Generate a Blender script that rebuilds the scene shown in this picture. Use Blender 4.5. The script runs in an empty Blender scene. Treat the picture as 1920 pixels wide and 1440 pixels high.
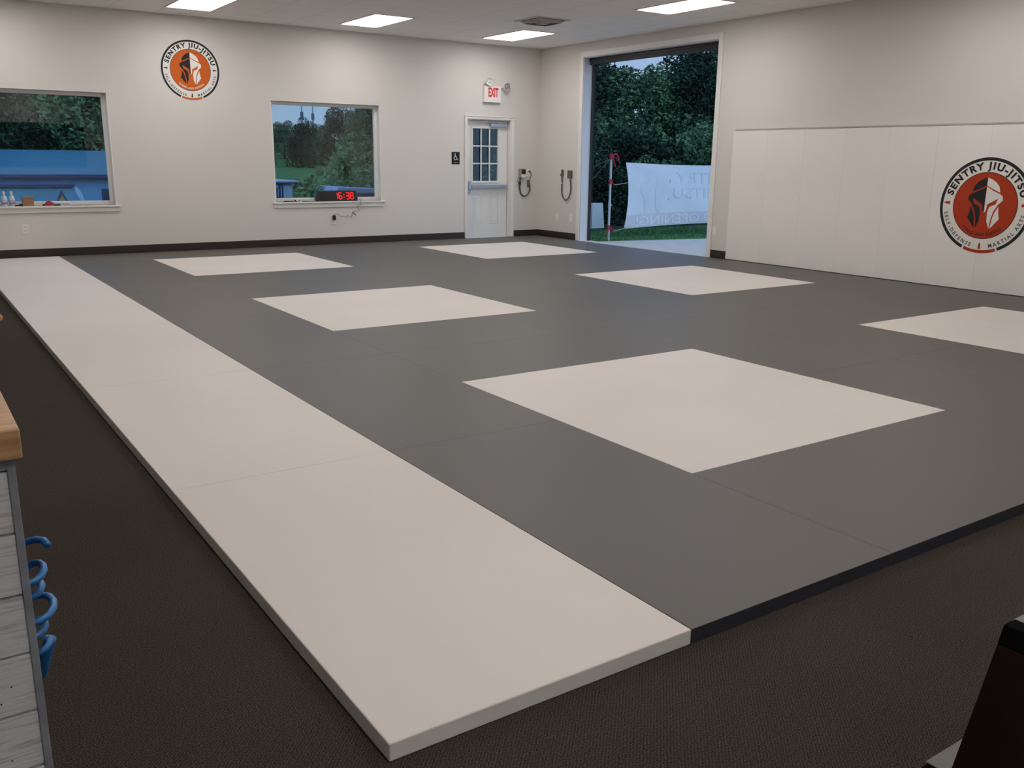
import bpy, bmesh, math, random
from mathutils import Vector, Matrix
random.seed(7)
D = bpy.data
scene = bpy.context.scene
COL = scene.collection
PI = math.pi

# ------------------------------------------------------------------ materials
def mat(name, col, rough=0.6, spec=0.3, metal=0.0, noise=None, bump=None, emit=None, tex='Object'):
    """noise=(scale, amount) colour variation ; bump=(scale, strength)"""
    m = D.materials.new(name); m.use_nodes = True
    nt = m.node_tree; b = nt.nodes['Principled BSDF']
    b.inputs['Base Color'].default_value = (*col, 1)
    b.inputs['Roughness'].default_value = rough
    b.inputs['Specular IOR Level'].default_value = spec
    b.inputs['Metallic'].default_value = metal
    tc = nt.nodes.new('ShaderNodeTexCoord')
    if noise:
        n = nt.nodes.new('ShaderNodeTexNoise'); n.inputs['Scale'].default_value = noise[0]
        n.inputs['Detail'].default_value = 4
        nt.links.new(tc.outputs[tex], n.inputs['Vector'])
        r = nt.nodes.new('ShaderNodeValToRGB')
        a = noise[1]
        r.color_ramp.elements[0].position = 0.3; r.color_ramp.elements[1].position = 0.7
        r.color_ramp.elements[0].color = (*[c * (1 - a) for c in col], 1)
        r.color_ramp.elements[1].color = (*[min(1, c * (1 + a)) for c in col], 1)
        nt.links.new(n.outputs['Fac'], r.inputs['Fac'])
        nt.links.new(r.outputs['Color'], b.inputs['Base Color'])
    if bump:
        n2 = nt.nodes.new('ShaderNodeTexNoise'); n2.inputs['Scale'].default_value = bump[0]
        nt.links.new(tc.outputs[tex], n2.inputs['Vector'])
        bp = nt.nodes.new('ShaderNodeBump'); bp.inputs['Strength'].default_value = bump[1]
        bp.inputs['Distance'].default_value = 0.002
        nt.links.new(n2.outputs['Fac'], bp.inputs['Height'])
        nt.links.new(bp.outputs['Normal'], b.inputs['Normal'])
    if emit:
        b.inputs['Emission Color'].default_value = (*emit[0], 1)
        b.inputs['Emission Strength'].default_value = emit[1]
    return m

M = {}
M['wall'] = mat('wall_paint', (0.72, 0.685, 0.645), 0.75, 0.2, bump=(180, 0.08), noise=(0.6, 0.02))
M['white_trim'] = mat('white_trim', (0.82, 0.80, 0.77), 0.45, 0.4, noise=(3, 0.02))
M['door_white'] = mat('door_white', (0.80, 0.79, 0.76), 0.4, 0.4, noise=(2, 0.02))
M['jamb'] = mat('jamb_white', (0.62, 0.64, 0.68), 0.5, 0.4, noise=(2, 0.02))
M['baseboard'] = mat('dark_vinyl', (0.035, 0.026, 0.022), 0.45, 0.4, noise=(9, 0.1))
M['mat_white'] = mat('mat_white', (0.70, 0.645, 0.60), 0.5, 0.35, bump=(260, 0.10), noise=(0.9, 0.025))
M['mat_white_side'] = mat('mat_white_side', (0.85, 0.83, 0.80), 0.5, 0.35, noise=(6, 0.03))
M['mat_grey'] = mat('mat_grey', (0.080, 0.071, 0.064), 0.48, 0.65, bump=(260, 0.10), noise=(0.8, 0.05))
M['mat_grey_side_shaded'] = mat('mat_grey_side_shaded', (0.040, 0.045, 0.060), 0.5, 0.3, noise=(6, 0.08))  # shade on the side faces is put into this darker navy
M['pad'] = mat('pad_vinyl', (0.86, 0.82, 0.78), 0.42, 0.4, bump=(220, 0.06), noise=(1.2, 0.02))
M['black'] = mat('black_plastic', (0.012, 0.012, 0.013), 0.4, 0.4, noise=(20, 0.1))
M['dark_metal'] = mat('dark_metal', (0.016, 0.019, 0.024), 0.5, 0.4, noise=(12, 0.1))
M['steel'] = mat('brushed_steel', (0.42, 0.45, 0.50), 0.38, 0.5, 0.7, noise=(30, 0.06))
M['bar_blue'] = mat('anodised_bar', (0.33, 0.38, 0.47), 0.35, 0.5, 0.4, noise=(30, 0.05))
M['alum'] = mat('grey_aluminium', (0.50, 0.54, 0.60), 0.4, 0.5, 0.3, noise=(14, 0.05))
M['plate'] = mat('white_plastic', (0.84, 0.82, 0.77), 0.4, 0.4, noise=(30, 0.02))
M['slot'] = mat('outlet_slot', (0.12, 0.11, 0.10), 0.6, 0.2, noise=(30, 0.02))
M['ink_black'] = mat('ink_black', (0.022, 0.022, 0.024), 0.6, 0.2, noise=(8, 0.05))
M['ink_white'] = mat('ink_white', (0.80, 0.79, 0.76), 0.6, 0.2, noise=(8, 0.02))
M['ink_white2'] = mat('ink_pad_white', (0.80, 0.765, 0.71), 0.6, 0.2, noise=(8, 0.02))
M['ink_orange'] = mat('ink_orange', (0.60, 0.12, 0.018), 0.6, 0.2, noise=(4, 0.04))
M['ink_red'] = mat('ink_red_orange', (0.43, 0.045, 0.014), 0.6, 0.2, noise=(4, 0.04))
M['ink_grey'] = mat('ink_grey', (0.09, 0.085, 0.08), 0.6, 0.2, noise=(8, 0.05))
M['exit_red'] = mat('exit_red', (0.65, 0.01, 0.02), 0.5, 0.3, noise=(8, 0.02), emit=((1, 0.01, 0.03), 0.05))
M['led_red'] = mat('led_red', (0.8, 0.01, 0.01), 0.5, 0.3, noise=(8, 0.02), emit=((1, 0.012, 0.012), 1.5))
M['cord_grey'] = mat('grey_brown_cord', (0.12, 0.10, 0.085), 0.6, 0.3, noise=(40, 0.1))
M['cord_black'] = mat('black_cord', (0.03, 0.028, 0.028), 0.6, 0.3, noise=(40, 0.1))
M['box_beige'] = mat('beige_box', (0.36, 0.32, 0.26), 0.6, 0.3, noise=(30, 0.05))
M['paddle'] = mat('brown_paddle', (0.13, 0.105, 0.085), 0.55, 0.3, noise=(30, 0.1))
M['cardboard'] = mat('cardboard', (0.34, 0.19, 0.115), 0.8, 0.1, noise=(16, 0.08))
M['red_plastic'] = mat('red_plastic', (0.42, 0.035, 0.06), 0.4, 0.4, noise=(20, 0.08))
M['bottle'] = mat('bottle_translucent', (0.55, 0.66, 0.72), 0.3, 0.5, noise=(20, 0.05))
M['bottle_lilac'] = mat('bottle_label', (0.42, 0.36, 0.46), 0.5, 0.3, noise=(30, 0.4))
M['paper'] = mat('paper', (0.5, 0.52, 0.54), 0.7, 0.2, noise=(20, 0.04))
M['blue_hose'] = mat('blue_hose', (0.025, 0.17, 0.46), 0.35, 0.5, noise=(18, 0.1))
M['wood_orange'] = mat('orange_wood', (0.42, 0.16, 0.045), 0.5, 0.3, noise=(12, 0.15))
M['stand_red'] = mat('dark_red_wood', (0.013, 0.0042, 0.004), 0.8, 0.1, noise=(6, 0.2))
M['stand_black'] = mat('stand_black', (0.0025, 0.0025, 0.003), 0.9, 0.05, noise=(6, 0.2))
M['stand_grey'] = mat('stand_grey_board', (0.19, 0.185, 0.175), 0.6, 0.3, noise=(9, 0.06))
M['grass'] = mat('grass_green', (0.06, 0.16, 0.06), 0.9, 0.1, noise=(2.5, 0.35))
M['blade'] = mat('grass_blade', (0.07, 0.15, 0.065), 0.8, 0.1, noise=(3, 0.4))
M['soil'] = mat('shaded_woodland_soil', (0.035, 0.035, 0.045), 0.95, 0.05, noise=(3, 0.4))  # soil whose dark colour carries the shade of the forest edge
M['concrete'] = mat('pale_concrete', (0.46, 0.44, 0.44), 0.85, 0.2, noise=(5, 0.08), bump=(60, 0.2))
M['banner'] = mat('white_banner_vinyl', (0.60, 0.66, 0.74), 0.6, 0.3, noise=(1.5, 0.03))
M['banner_ink'] = mat('banner_show_through', (0.545, 0.61, 0.70), 0.6, 0.3, noise=(3, 0.03))
M['banner_faint'] = mat('banner_faint_print', (0.575, 0.635, 0.72), 0.6, 0.3, noise=(3, 0.02))
M['banner_band'] = mat('banner_pink_band', (0.56, 0.55, 0.64), 0.6, 0.3, noise=(3, 0.03))
M['banner_light'] = mat('banner_light_letters', (0.66, 0.68, 0.76), 0.6, 0.3, noise=(3, 0.03))
M['strap'] = mat('red_strap', (0.45, 0.015, 0.05), 0.6, 0.3, noise=(20, 0.1))
M['rope'] = mat('pale_rope', (0.25, 0.26, 0.24), 0.8, 0.2, noise=(30, 0.1))
M['bark'] = mat('tree_bark', (0.035, 0.028, 0.022), 0.9, 0.1, noise=(6, 0.3))
M['leaf_dark'] = mat('leaf_dark', (0.022, 0.048, 0.030), 0.75, 0.2, noise=(0.9, 0.55))
M['leaf_mid'] = mat('leaf_mid', (0.085, 0.17, 0.085), 0.7, 0.2, noise=(1.2, 0.5))
M['leaf_light'] = mat('leaf_light', (0.13, 0.26, 0.11), 0.7, 0.2, noise=(1.4, 0.45))
M['hill'] = mat('far_wooded_hill', (0.020, 0.048, 0.045), 0.9, 0.05, noise=(0.35, 0.5))
M['roof_blue'] = mat('blue_metal_roof', (0.035, 0.165, 0.27), 0.45, 0.4, noise=(1.5, 0.08))
M['wall_blue'] = mat('blue_metal_siding', (0.10, 0.34, 0.62), 0.5, 0.4, noise=(1.5, 0.08))
M['edge_blue'] = mat('dark_blue_edge', (0.012, 0.045, 0.14), 0.5, 0.3, noise=(3, 0.1))
M['trailer'] = mat('trailer_blue_white', (0.09, 0.27, 0.44), 0.5, 0.4, noise=(1.2, 0.1))
M['shed'] = mat('tan_shed', (0.42, 0.29, 0.19), 0.7, 0.2, noise=(6, 0.08))
M['car_white'] = mat('pale_blue_vehicle', (0.35, 0.5, 0.75), 0.35, 0.5, noise=(2, 0.05))
M['car_glass'] = mat('vehicle_glass', (0.02, 0.05, 0.10), 0.2, 0.5, noise=(4, 0.05))
M['mast'] = mat('mast_grey', (0.10, 0.16, 0.22), 0.6, 0.3, noise=(4, 0.05))
M['vent'] = mat('vent_metal', (0.42, 0.39, 0.37), 0.6, 0.3, noise=(10, 0.05))
M['ceiling_plain'] = mat('ceiling_plain', (0.60, 0.575, 0.55), 0.8, 0.2, noise=(10, 0.02))
M['vent_dark'] = mat('vent_dark', (0.09, 0.08, 0.075), 0.7, 0.2, noise=(10, 0.05))
M['lens'] = mat('light_lens', (0.9, 0.9, 0.9), 0.5, 0.3, noise=(5, 0.01), emit=((1.0, 0.965, 0.93), 11.1))
M['lamp_glass'] = mat('emergency_lamp_lens', (0.75, 0.74, 0.70), 0.15, 0.6, noise=(40, 0.35))
M['dim_metal'] = mat('dull_lamp_lens', (0.38, 0.37, 0.35), 0.15, 0.6, noise=(40, 0.6))

# glass: clear pane that also mirrors the lit room
def glass_mat(name, tint, ior):
    m = D.materials.new(name); m.use_nodes = True; nt = m.node_tree
    for n in list(nt.nodes): nt.nodes.remove(n)
    out = nt.nodes.new('ShaderNodeOutputMaterial'); mx = nt.nodes.new('ShaderNodeMixShader')
    t = nt.nodes.new('ShaderNodeBsdfTransparent'); t.inputs['Color'].default_value = (*tint, 1)
    g = nt.nodes.new('ShaderNodeBsdfGlossy'); g.inputs['Roughness'].default_value = 0.0
    f = nt.nodes.new('ShaderNodeFresnel'); f.inputs['IOR'].default_value = ior
    nt.links.new(f.outputs[0], mx.inputs[0]); nt.links.new(t.outputs[0], mx.inputs[1]); nt.links.new(g.outputs[0], mx.inputs[2])
    nt.links.new(mx.outputs[0], out.inputs['Surface'])
    return m
M['glass'] = glass_mat('window_glass', (0.80, 0.90, 0.90), 1.95)
M['glass_door'] = glass_mat('door_glass', (0.6, 0.72, 0.75), 1.7)

# wood with grain for the counter top
def wood_mat():
    m = D.materials.new('butcher_block'); m.use_nodes = True; nt = m.node_tree; b = nt.nodes['Principled BSDF']
    tc = nt.nodes.new('ShaderNodeTexCoord'); mp = nt.nodes.new('ShaderNodeMapping')
    mp.inputs['Scale'].default_value = (3, 40, 40)
    n = nt.nodes.new('ShaderNodeTexNoise'); n.inputs['Scale'].default_value = 2.0; n.inputs['Detail'].default_value = 6
    r = nt.nodes.new('ShaderNodeValToRGB')
    r.color_ramp.elements[0].position = 0.3; r.color_ramp.elements[0].color = (0.36, 0.19, 0.085, 1)
    r.color_ramp.elements[1].position = 0.7; r.color_ramp.elements[1].color = (0.62, 0.38, 0.18, 1)
    nt.links.new(tc.outputs['Object'], mp.inputs[0]); nt.links.new(mp.outputs[0], n.inputs['Vector'])
    nt.links.new(n.outputs['Fac'], r.inputs['Fac']); nt.links.new(r.outputs['Color'], b.inputs['Base Color'])
    b.inputs['Roughness'].default_value = 0.45
    return m
M['wood_top'] = wood_mat()
def plank_mat():
    m = D.materials.new('whitewashed_plank'); m.use_nodes = True; nt = m.node_tree; b = nt.nodes['Principled BSDF']
    tc = nt.nodes.new('ShaderNodeTexCoord'); mp = nt.nodes.new('ShaderNodeMapping')
    mp.inputs['Scale'].default_value = (6, 6, 90)
    n = nt.nodes.new('ShaderNodeTexNoise'); n.inputs['Scale'].default_value = 2.5; n.inputs['Detail'].default_value = 5
    r = nt.nodes.new('ShaderNodeValToRGB')
    r.color_ramp.elements[0].position = 0.28; r.color_ramp.elements[0].color = (0.42, 0.42, 0.43, 1)
    r.color_ramp.elements[1].position = 0.5; r.color_ramp.elements[1].color = (0.68, 0.69, 0.71, 1)
    bp = nt.nodes.new('ShaderNodeBump'); bp.inputs['Strength'].default_value = 0.4; bp.inputs['Distance'].default_value = 0.003
    nt.links.new(tc.outputs['Object'], mp.inputs[0]); nt.links.new(mp.outputs[0], n.inputs['Vector'])
    nt.links.new(n.outputs['Fac'], r.inputs['Fac']); nt.links.new(r.outputs['Color'], b.inputs['Base Color'])
    nt.links.new(n.outputs['Fac'], bp.inputs['Height']); nt.links.new(bp.outputs['Normal'], b.inputs['Normal'])
    b.inputs['Roughness'].default_value = 0.6
    return m
M['plank'] = plank_mat()
M['corner_board'] = mat('grey_corner_board', (0.24, 0.26, 0.30), 0.6, 0.3, noise=(25, 0.25))

def carpet_mat():
    m = D.materials.new('ribbed_carpet'); m.use_nodes = True; nt = m.node_tree; b = nt.nodes['Principled BSDF']
    tc = nt.nodes.new('ShaderNodeTexCoord'); mp = nt.nodes.new('ShaderNodeMapping')
    mp.inputs['Rotation'].default_value = (0, 0, math.radians(-47))
    w = nt.nodes.new('ShaderNodeTexWave'); w.wave_type = 'BANDS'; w.bands_direction = 'Y'
    w.inputs['Scale'].default_value = 38; w.inputs['Distortion'].default_value = 2.2
    w.inputs['Detail Scale'].default_value = 3; w.inputs['Detail'].default_value = 2
    n = nt.nodes.new('ShaderNodeTexNoise'); n.inputs['Scale'].default_value = 260; n.inputs['Detail'].default_value = 2
    n3 = nt.nodes.new('ShaderNodeTexNoise'); n3.inputs['Scale'].default_value = 1.1
    add = nt.nodes.new('ShaderNodeMath'); add.operation = 'MULTIPLY_ADD'; add.inputs[1].default_value = 0.22
    r = nt.nodes.new('ShaderNodeValToRGB')
    r.color_ramp.elements[0].position = 0.0; r.color_ramp.elements[0].color = (0.024, 0.019, 0.017, 1)
    r.color_ramp.elements[1].position = 0.75; r.color_ramp.elements[1].color = (0.118, 0.096, 0.080, 1)
    mix = nt.nodes.new('ShaderNodeMixRGB'); mix.blend_type = 'MULTIPLY'; mix.inputs[0].default_value = 0.35
    bp = nt.nodes.new('ShaderNodeBump'); bp.inputs['Strength'].default_value = 0.5; bp.inputs['Distance'].default_value = 0.003
    nt.links.new(tc.outputs['Object'], mp.inputs[0]); nt.links.new(mp.outputs[0], w.inputs['Vector'])
    nt.links.new(tc.outputs['Object'], n.inputs['Vector']); nt.links.new(tc.outputs['Object'], n3.inputs['Vector'])
    sc_ = nt.nodes.new('ShaderNodeMath'); sc_.operation = 'MULTIPLY_ADD'; sc_.inputs[1].default_value = 2.2; sc_.inputs[2].default_value = -0.90; nt.links.new(n.outputs['Fac'], sc_.inputs[0])
    nt.links.new(w.outputs['Fac'], add.inputs[0]); nt.links.new(sc_.outputs[0], add.inputs[2])
    nt.links.new(add.outputs[0], r.inputs['Fac'])
    nt.links.new(r.outputs['Color'], mix.inputs[1]); nt.links.new(n3.outputs['Fac'], mix.inputs[2])
    nt.links.new(mix.outputs[0], b.inputs['Base Color'])
    nt.links.new(add.outputs[0], bp.inputs['Height']); nt.links.new(bp.outputs['Normal'], b.inputs['Normal'])
    b.inputs['Roughness'].default_value = 0.95; b.inputs['Specular IOR Level'].default_value = 0.1
    return m
M['carpet'] = carpet_mat()

def ceiling_mat():
    m = D.materials.new('ceiling_tile'); m.use_nodes = True; nt = m.node_tree; b = nt.nodes['Principled BSDF']
    tc = nt.nodes.new('ShaderNodeTexCoord'); sp = nt.nodes.new('ShaderNodeSeparateXYZ')
    nt.links.new(tc.outputs['Object'], sp.inputs[0])
    mask = None
    for ax, off in (('X', 2.975), ('Y', 9.24)):
        s = nt.nodes.new('ShaderNodeMath'); s.operation = 'SUBTRACT'; s.inputs[1].default_value = off
        d = nt.nodes.new('ShaderNodeMath'); d.operation = 'DIVIDE'; d.inputs[1].default_value = 0.612
        f = nt.nodes.new('ShaderNodeMath'); f.operation = 'PINGPONG'; f.inputs[1].default_value = 0.5
        l = nt.nodes.new('ShaderNodeMath'); l.operation = 'LESS_THAN'; l.inputs[1].default_value = 0.018
        nt.links.new(sp.outputs[ax], s.inputs[0]); nt.links.new(s.outputs[0], d.inputs[0])
        nt.links.new(d.outputs[0], f.inputs[0]); nt.links.new(f.outputs[0], l.inputs[0])
        if mask is None: mask = l
        else:
            mx = nt.nodes.new('ShaderNodeMath'); mx.operation = 'MAXIMUM'
            nt.links.new(mask.outputs[0], mx.inputs[0]); nt.links.new(l.outputs[0], mx.inputs[1]); mask = mx
    n = nt.nodes.new('ShaderNodeTexNoise'); n.inputs['Scale'].default_value = 90
    r = nt.nodes.new('ShaderNodeValToRGB')
    r.color_ramp.elements[0].position = 0.35; r.color_ramp.elements[0].color = (0.86, 0.83, 0.80, 1)
    r.color_ramp.elements[1].position = 0.6; r.color_ramp.elements[1].color = (0.92, 0.89, 0.86, 1)
    mix = nt.nodes.new('ShaderNodeMixRGB'); mix.inputs[2].default_value = (0.80, 0.77, 0.745, 1)
    nt.links.new(tc.outputs['Object'], n.inputs['Vector']); nt.links.new(n.outputs['Fac'], r.inputs['Fac'])
    nt.links.new(mask.outputs[0], mix.inputs[0]); nt.links.new(r.outputs['Color'], mix.inputs[1])
    nt.links.new(mix.outputs[0], b.inputs['Base Color'])
    b.inputs['Roughness'].default_value = 0.9
    return m
M['ceiling'] = ceiling_mat()

# ------------------------------------------------------------------ mesh helpers
class MB:
    def __init__(s): s.v = []; s.f = []; s.mi = []
    def add(s, vs, fs, mi=0):
        o = len(s.v); s.v += [tuple(v) for v in vs]
        for f in fs: s.f.append([i + o for i in f]); s.mi.append(mi)
        return s
    def box(s, x0, x1, y0, y1, z0, z1, mi=0, top=None):
        vs = [(x0, y0, z0), (x1, y0, z0), (x1, y1, z0), (x0, y1, z0), (x0, y0, z1), (x1, y0, z1), (x1, y1, z1), (x0, y1, z1)]
        fs = [(0, 3, 2, 1), (4, 5, 6, 7), (0, 1, 5, 4), (1, 2, 6, 5), (2, 3, 7, 6), (3, 0, 4, 7)]
        s.add(vs, fs, mi)
        if top is not None: s.mi[-5] = top
        return s
    def cyl(s, p0, p1, r0, r1=None, n=16, mi=0):
        r1 = r0 if r1 is None else r1
        p0 = Vector(p0); p1 = Vector(p1); d = (p1 - p0).normalized()
        a = d.orthogonal().normalized(); b = d.cross(a)
        vs = []
        for p, r in ((p0, r0), (p1, r1)):
            for i in range(n):
                t = 2 * PI * i / n; vs.append(p + (a * math.cos(t) + b * math.sin(t)) * r)
        fs = [(i, (i + 1) % n, n + (i + 1) % n, n + i) for i in range(n)]
        fs += [tuple(range(n - 1, -1, -1)), tuple(range(n, 2 * n))]
        return s.add(vs, fs, mi)
    def tube(s, pts, r, n=8, mi=0, smooth=True):
        pts = [Vector(p) for p in pts]
        if smooth and len(pts) > 2:
            q = []
            for i in range(len(pts) - 1):
                a = pts[max(i - 1, 0)]; b = pts[i]; c = pts[i + 1]; d = pts[min(i + 2, len(pts) - 1)]
                for k in range(5):
                    t = k / 5
                    q.append(0.5 * ((2 * b) + (c - a) * t + (2 * a - 5 * b + 4 * c - d) * t * t + (3 * b - a - 3 * c + d) * t ** 3))
            q.append(pts[-1]); pts = q
        rings = []; up = None
        for i, p in enumerate(pts):
            d = (pts[min(i + 1, len(pts) - 1)] - pts[max(i - 1, 0)])
            if d.length < 1e-9: d = Vector((0, 0, 1))
            d.normalize()
            if up is None: up = d.orthogonal().normalized()
            up = (up - d * up.dot(d)); 
            if up.length < 1e-6: up = d.orthogonal()
            up.normalize(); b = d.cross(up)
            rings.append([p + (up * math.cos(2 * PI * k / n) + b * math.sin(2 * PI * k / n)) * r for k in range(n)])
        vs = [v for rg in rings for v in rg]; fs = []
        for i in range(len(rings) - 1):
            for k in range(n):
                fs.append((i * n + k, i * n + (k + 1) % n, (i + 1) * n + (k + 1) % n, (i + 1) * n + k))
        fs += [tuple(range(n - 1, -1, -1)), tuple(range((len(rings) - 1) * n, len(rings) * n))]
        return s.add(vs, fs, mi)
    def lathe(s, prof, cx, cy, n=24, mi=0):
        vs = []; 
        for r, z in prof:
            for i in range(n):
                t = 2 * PI * i / n; vs.append((cx + r * math.cos(t), cy + r * math.sin(t), z))
        fs = []
        for j in range(len(prof) - 1):
            for i in range(n):
                fs.append((j * n + i, j * n + (i + 1) % n, (j + 1) * n + (i + 1) % n, (j + 1) * n + i))
        fs += [tuple(range(n - 1, -1, -1)), tuple(range((len(prof) - 1) * n, len(prof) * n))]
        return s.add(vs, fs, mi)
    def build(s, name, mats, parent=None, bevel=0, smooth=False, origin=None):
        me = D.meshes.new(name); 
        base = Vector(origin) if origin else (Vector(parent.location) if parent is not None else Vector((0, 0, 0)))
        if parent is not None and parent.parent is not None:
            base = Vector(parent.matrix_world.translation) if False else Vector(parent['_base'])
        me.from_pydata([tuple(Vector(v) - base) for v in s.v], [], s.f)
        if not isinstance(mats, (list, tuple)): mats = [mats]
        for m in mats: me.materials.append(m)
        for p, i in zip(me.polygons, s.mi): p.material_index = i
        me.update()
        bm = bmesh.new(); bm.from_mesh(me); bmesh.ops.recalc_face_normals(bm, faces=bm.faces)
        bm.to_mesh(me); bm.free()
        o = D.objects.new(name, me); COL.objects.link(o)
        if parent is not None:
            o.parent = parent; o['_base'] = list(base)
        else:
            o.location = base; o['_base'] = list(base)
        if bevel:
            b = o.modifiers.new('bevel', 'BEVEL'); b.width = bevel; b.segments = 2; b.limit_method = 'ANGLE'
        if smooth:
            for p in me.polygons: p.use_smooth = True
        return o

def tag(o, label=None, cat=None, group=None, kind=None):
    if label: o['label'] = label
    if cat: o['category'] = cat
    if group: o['group'] = group
    if kind: o['kind'] = kind
    return o
def thing(name, label, cat, loc, group=None, kind=None):
    o = D.objects.new(name, None); COL.objects.link(o); o.location = loc; o['_base'] = list(loc)
    o.empty_display_size = 0.1
    return tag(o, label, cat, group, kind)
def copy_thing(src, loc, label=None, group=None, rotz=None, scale=None):
    c = src.copy(); COL.objects.link(c); c.location = loc
    if rotz is not None: c.rotation_euler = (0, 0, rotz)
    if scale is not None: c.scale = scale
    if label: c['label'] = label
    if group: c['group'] = group
    for ch in list(src.children):
        d = ch.copy(); COL.objects.link(d); d.parent = c
        for g in list(ch.children):
            e = g.copy(); COL.objects.link(e); e.parent = d
    return c
def struct(o, label=None, cat=None):
    return tag(o, label, cat, kind='structure')

# ------------------------------------------------------------------ room constants
YB = 11.11      # inside face of the window wall
XR = 7.12       # inside face of the wall with the big opening
TH = 0.17
MT = 0.05       # mat thickness
CZ = 3.31       # ceiling
X0, Y0 = -6.5, -6.0

# floor and ceiling
o = MB().box(X0, XR + TH, Y0, YB + TH, -0.12, 0).build('floor', M['carpet'])
struct(o, 'dark brown ribbed carpet around the mats', 'floor')
o = MB().box(X0, XR, Y0, YB, CZ, CZ + 0.1).build('ceiling', M['ceiling'])
struct(o, 'pale grey suspended tile ceiling', 'ceiling')

def wall_with_holes(axis, a0, a1, c0, c1, holes, z0=0, z1=CZ):
    """axis 'x': runs along x between a0..a1, occupying y c0..c1."""
    mb = MB()
    xs = sorted({a0, a1} | {h[0] for h in holes} | {h[1] for h in holes})
    for p, q in zip(xs[:-1], xs[1:]):
        mid = (p + q) / 2; zz = [(z0, z1)]
        for h in holes:
            if h[0] <= mid <= h[1]: zz = [(z0, h[2]), (h[3], z1)]
        for s, e in zz:
            if e - s > 1e-4:
                if axis == 'x': mb.box(p, q, c0, c1, s, e)
                else: mb.box(c0, c1, p, q, s, e)
    return mb
WL = (-2.62, -0.18, 0.72, 2.235)
WR = (2.11, 3.925, 0.72, 2.235)
DR = (5.575, 6.48, 0.0, 2.075)
OP = (6.83, 9.88, -0.05, 3.08)
struct(wall_with_holes('x', X0, XR + TH, YB, YB + TH, [WL, WR, DR]).build('wall_north', M['wall']), 'beige painted wall with two windows and the glazed door', 'wall')
struct(wall_with_holes('y', Y0, YB, XR, XR + TH, [OP]).build('wall_east', M['wall']), 'beige painted wall with the tall open bay and white pads', 'wall')
struct(wall_with_holes('x', X0, XR + TH, Y0 - TH, Y0, [(-0.2, 2.4, 1.0, 2.3)]).build('wall_south', M['wall']), 'beige wall behind the camera', 'wall')
struct(MB().box(X0 - TH, X0, Y0 - TH, YB + TH, 0, CZ).build('wall_west', M['wall']), 'beige wall left of the camera', 'wall')
w4 = struct(thing('window_3', 'dark window in the wall behind the camera', 'window', (1.1, Y0 - 0.1, 1.0)))
MB().box(-0.2, 2.4, Y0 - 0.14, Y0 - 0.12, 1.0, 2.3).build('pane', M['dark_metal'], w4)

# baseboards
bb = MB().box(X0, 5.515, YB - 0.012, YB, 0, 0.15).box(6.56, XR, YB - 0.012, YB, 0, 0.15)
struct(bb.build('baseboard_north', M['baseboard'], bevel=0.003), 'dark brown vinyl base strip along the window wall', 'baseboard')
bb = MB().box(XR - 0.012, XR, 9.965, YB - 0.012, 0, 0.15).box(XR - 0.012, XR, 6.42, 6.745, 0, 0.15).box(XR - 0.012, XR, Y0, 0.9, 0, 0.15)
struct(bb.build('baseboard_east', M['baseboard'], bevel=0.003), 'dark brown vinyl base strip on the opening wall', 'baseboard')

# ------------------------------------------------------------------ windows
def window(name, W, label):
    x0, x1, z0, z1 = W
    t = struct(thing(name, label, 'window', (x0, YB, z0)))
    yb = YB + 0.13; e = 0.012
    mb = MB()
    mb.box(x0, x0 + e, YB + 0.001, yb, z0, z1).box(x1 - e, x1, YB + 0.001, yb, z0, z1).box(x0, x1, YB + 0.001, yb, z1 - e, z1)
    mb.build('window_jamb', M['white_trim'], t)
    f = 0.05; mb = MB()
    gx0, gx1, gz0, gz1 = x0 + e + f, x1 - e - f, z0 + 0.055, z1 - e - f
    mb.box(x0 + e, gx0, YB + 0.105, YB + 0.16, z0, z1 - e).box(gx1, x1 - e, YB + 0.105, YB + 0.16, z0, z1 - e)
    mb.box(gx0, gx1, YB + 0.105, YB + 0.16, gz1, z1 - e).box(gx0, gx1, YB + 0.105, YB + 0.16, z0, gz0)
    mb.build('window_frame', M['white_trim'], t, bevel=0.004)
    MB().add([(gx0, YB + 0.135, gz0), (gx1, YB + 0.135, gz0), (gx1, YB + 0.135, gz1), (gx0, YB + 0.135, gz1)], [(0, 1, 2, 3)]).build('window_glass', M['glass'], t)
    MB().box(x0 - 0.035, x1 + 0.05, YB - 0.045, YB + 0.0, z0 - 0.024, z0).box(x0 + 0.001, x1 - 0.001, YB - 0.001, YB + 0.105, z0 - 0.02, z0).build('window_sill', M['white_trim'], t, bevel=0.004)
    MB().box(x0 - 0.02, x1 + 0.03, YB - 0.02, YB, z0 - 0.09, z0 - 0.024).build('sill_apron', M['white_trim'], t, bevel=0.004)
window('window_1', WL, 'left picture window looking onto the blue metal building')
window('window_2', WR, 'square window with the red digital clock on its sill')

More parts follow.
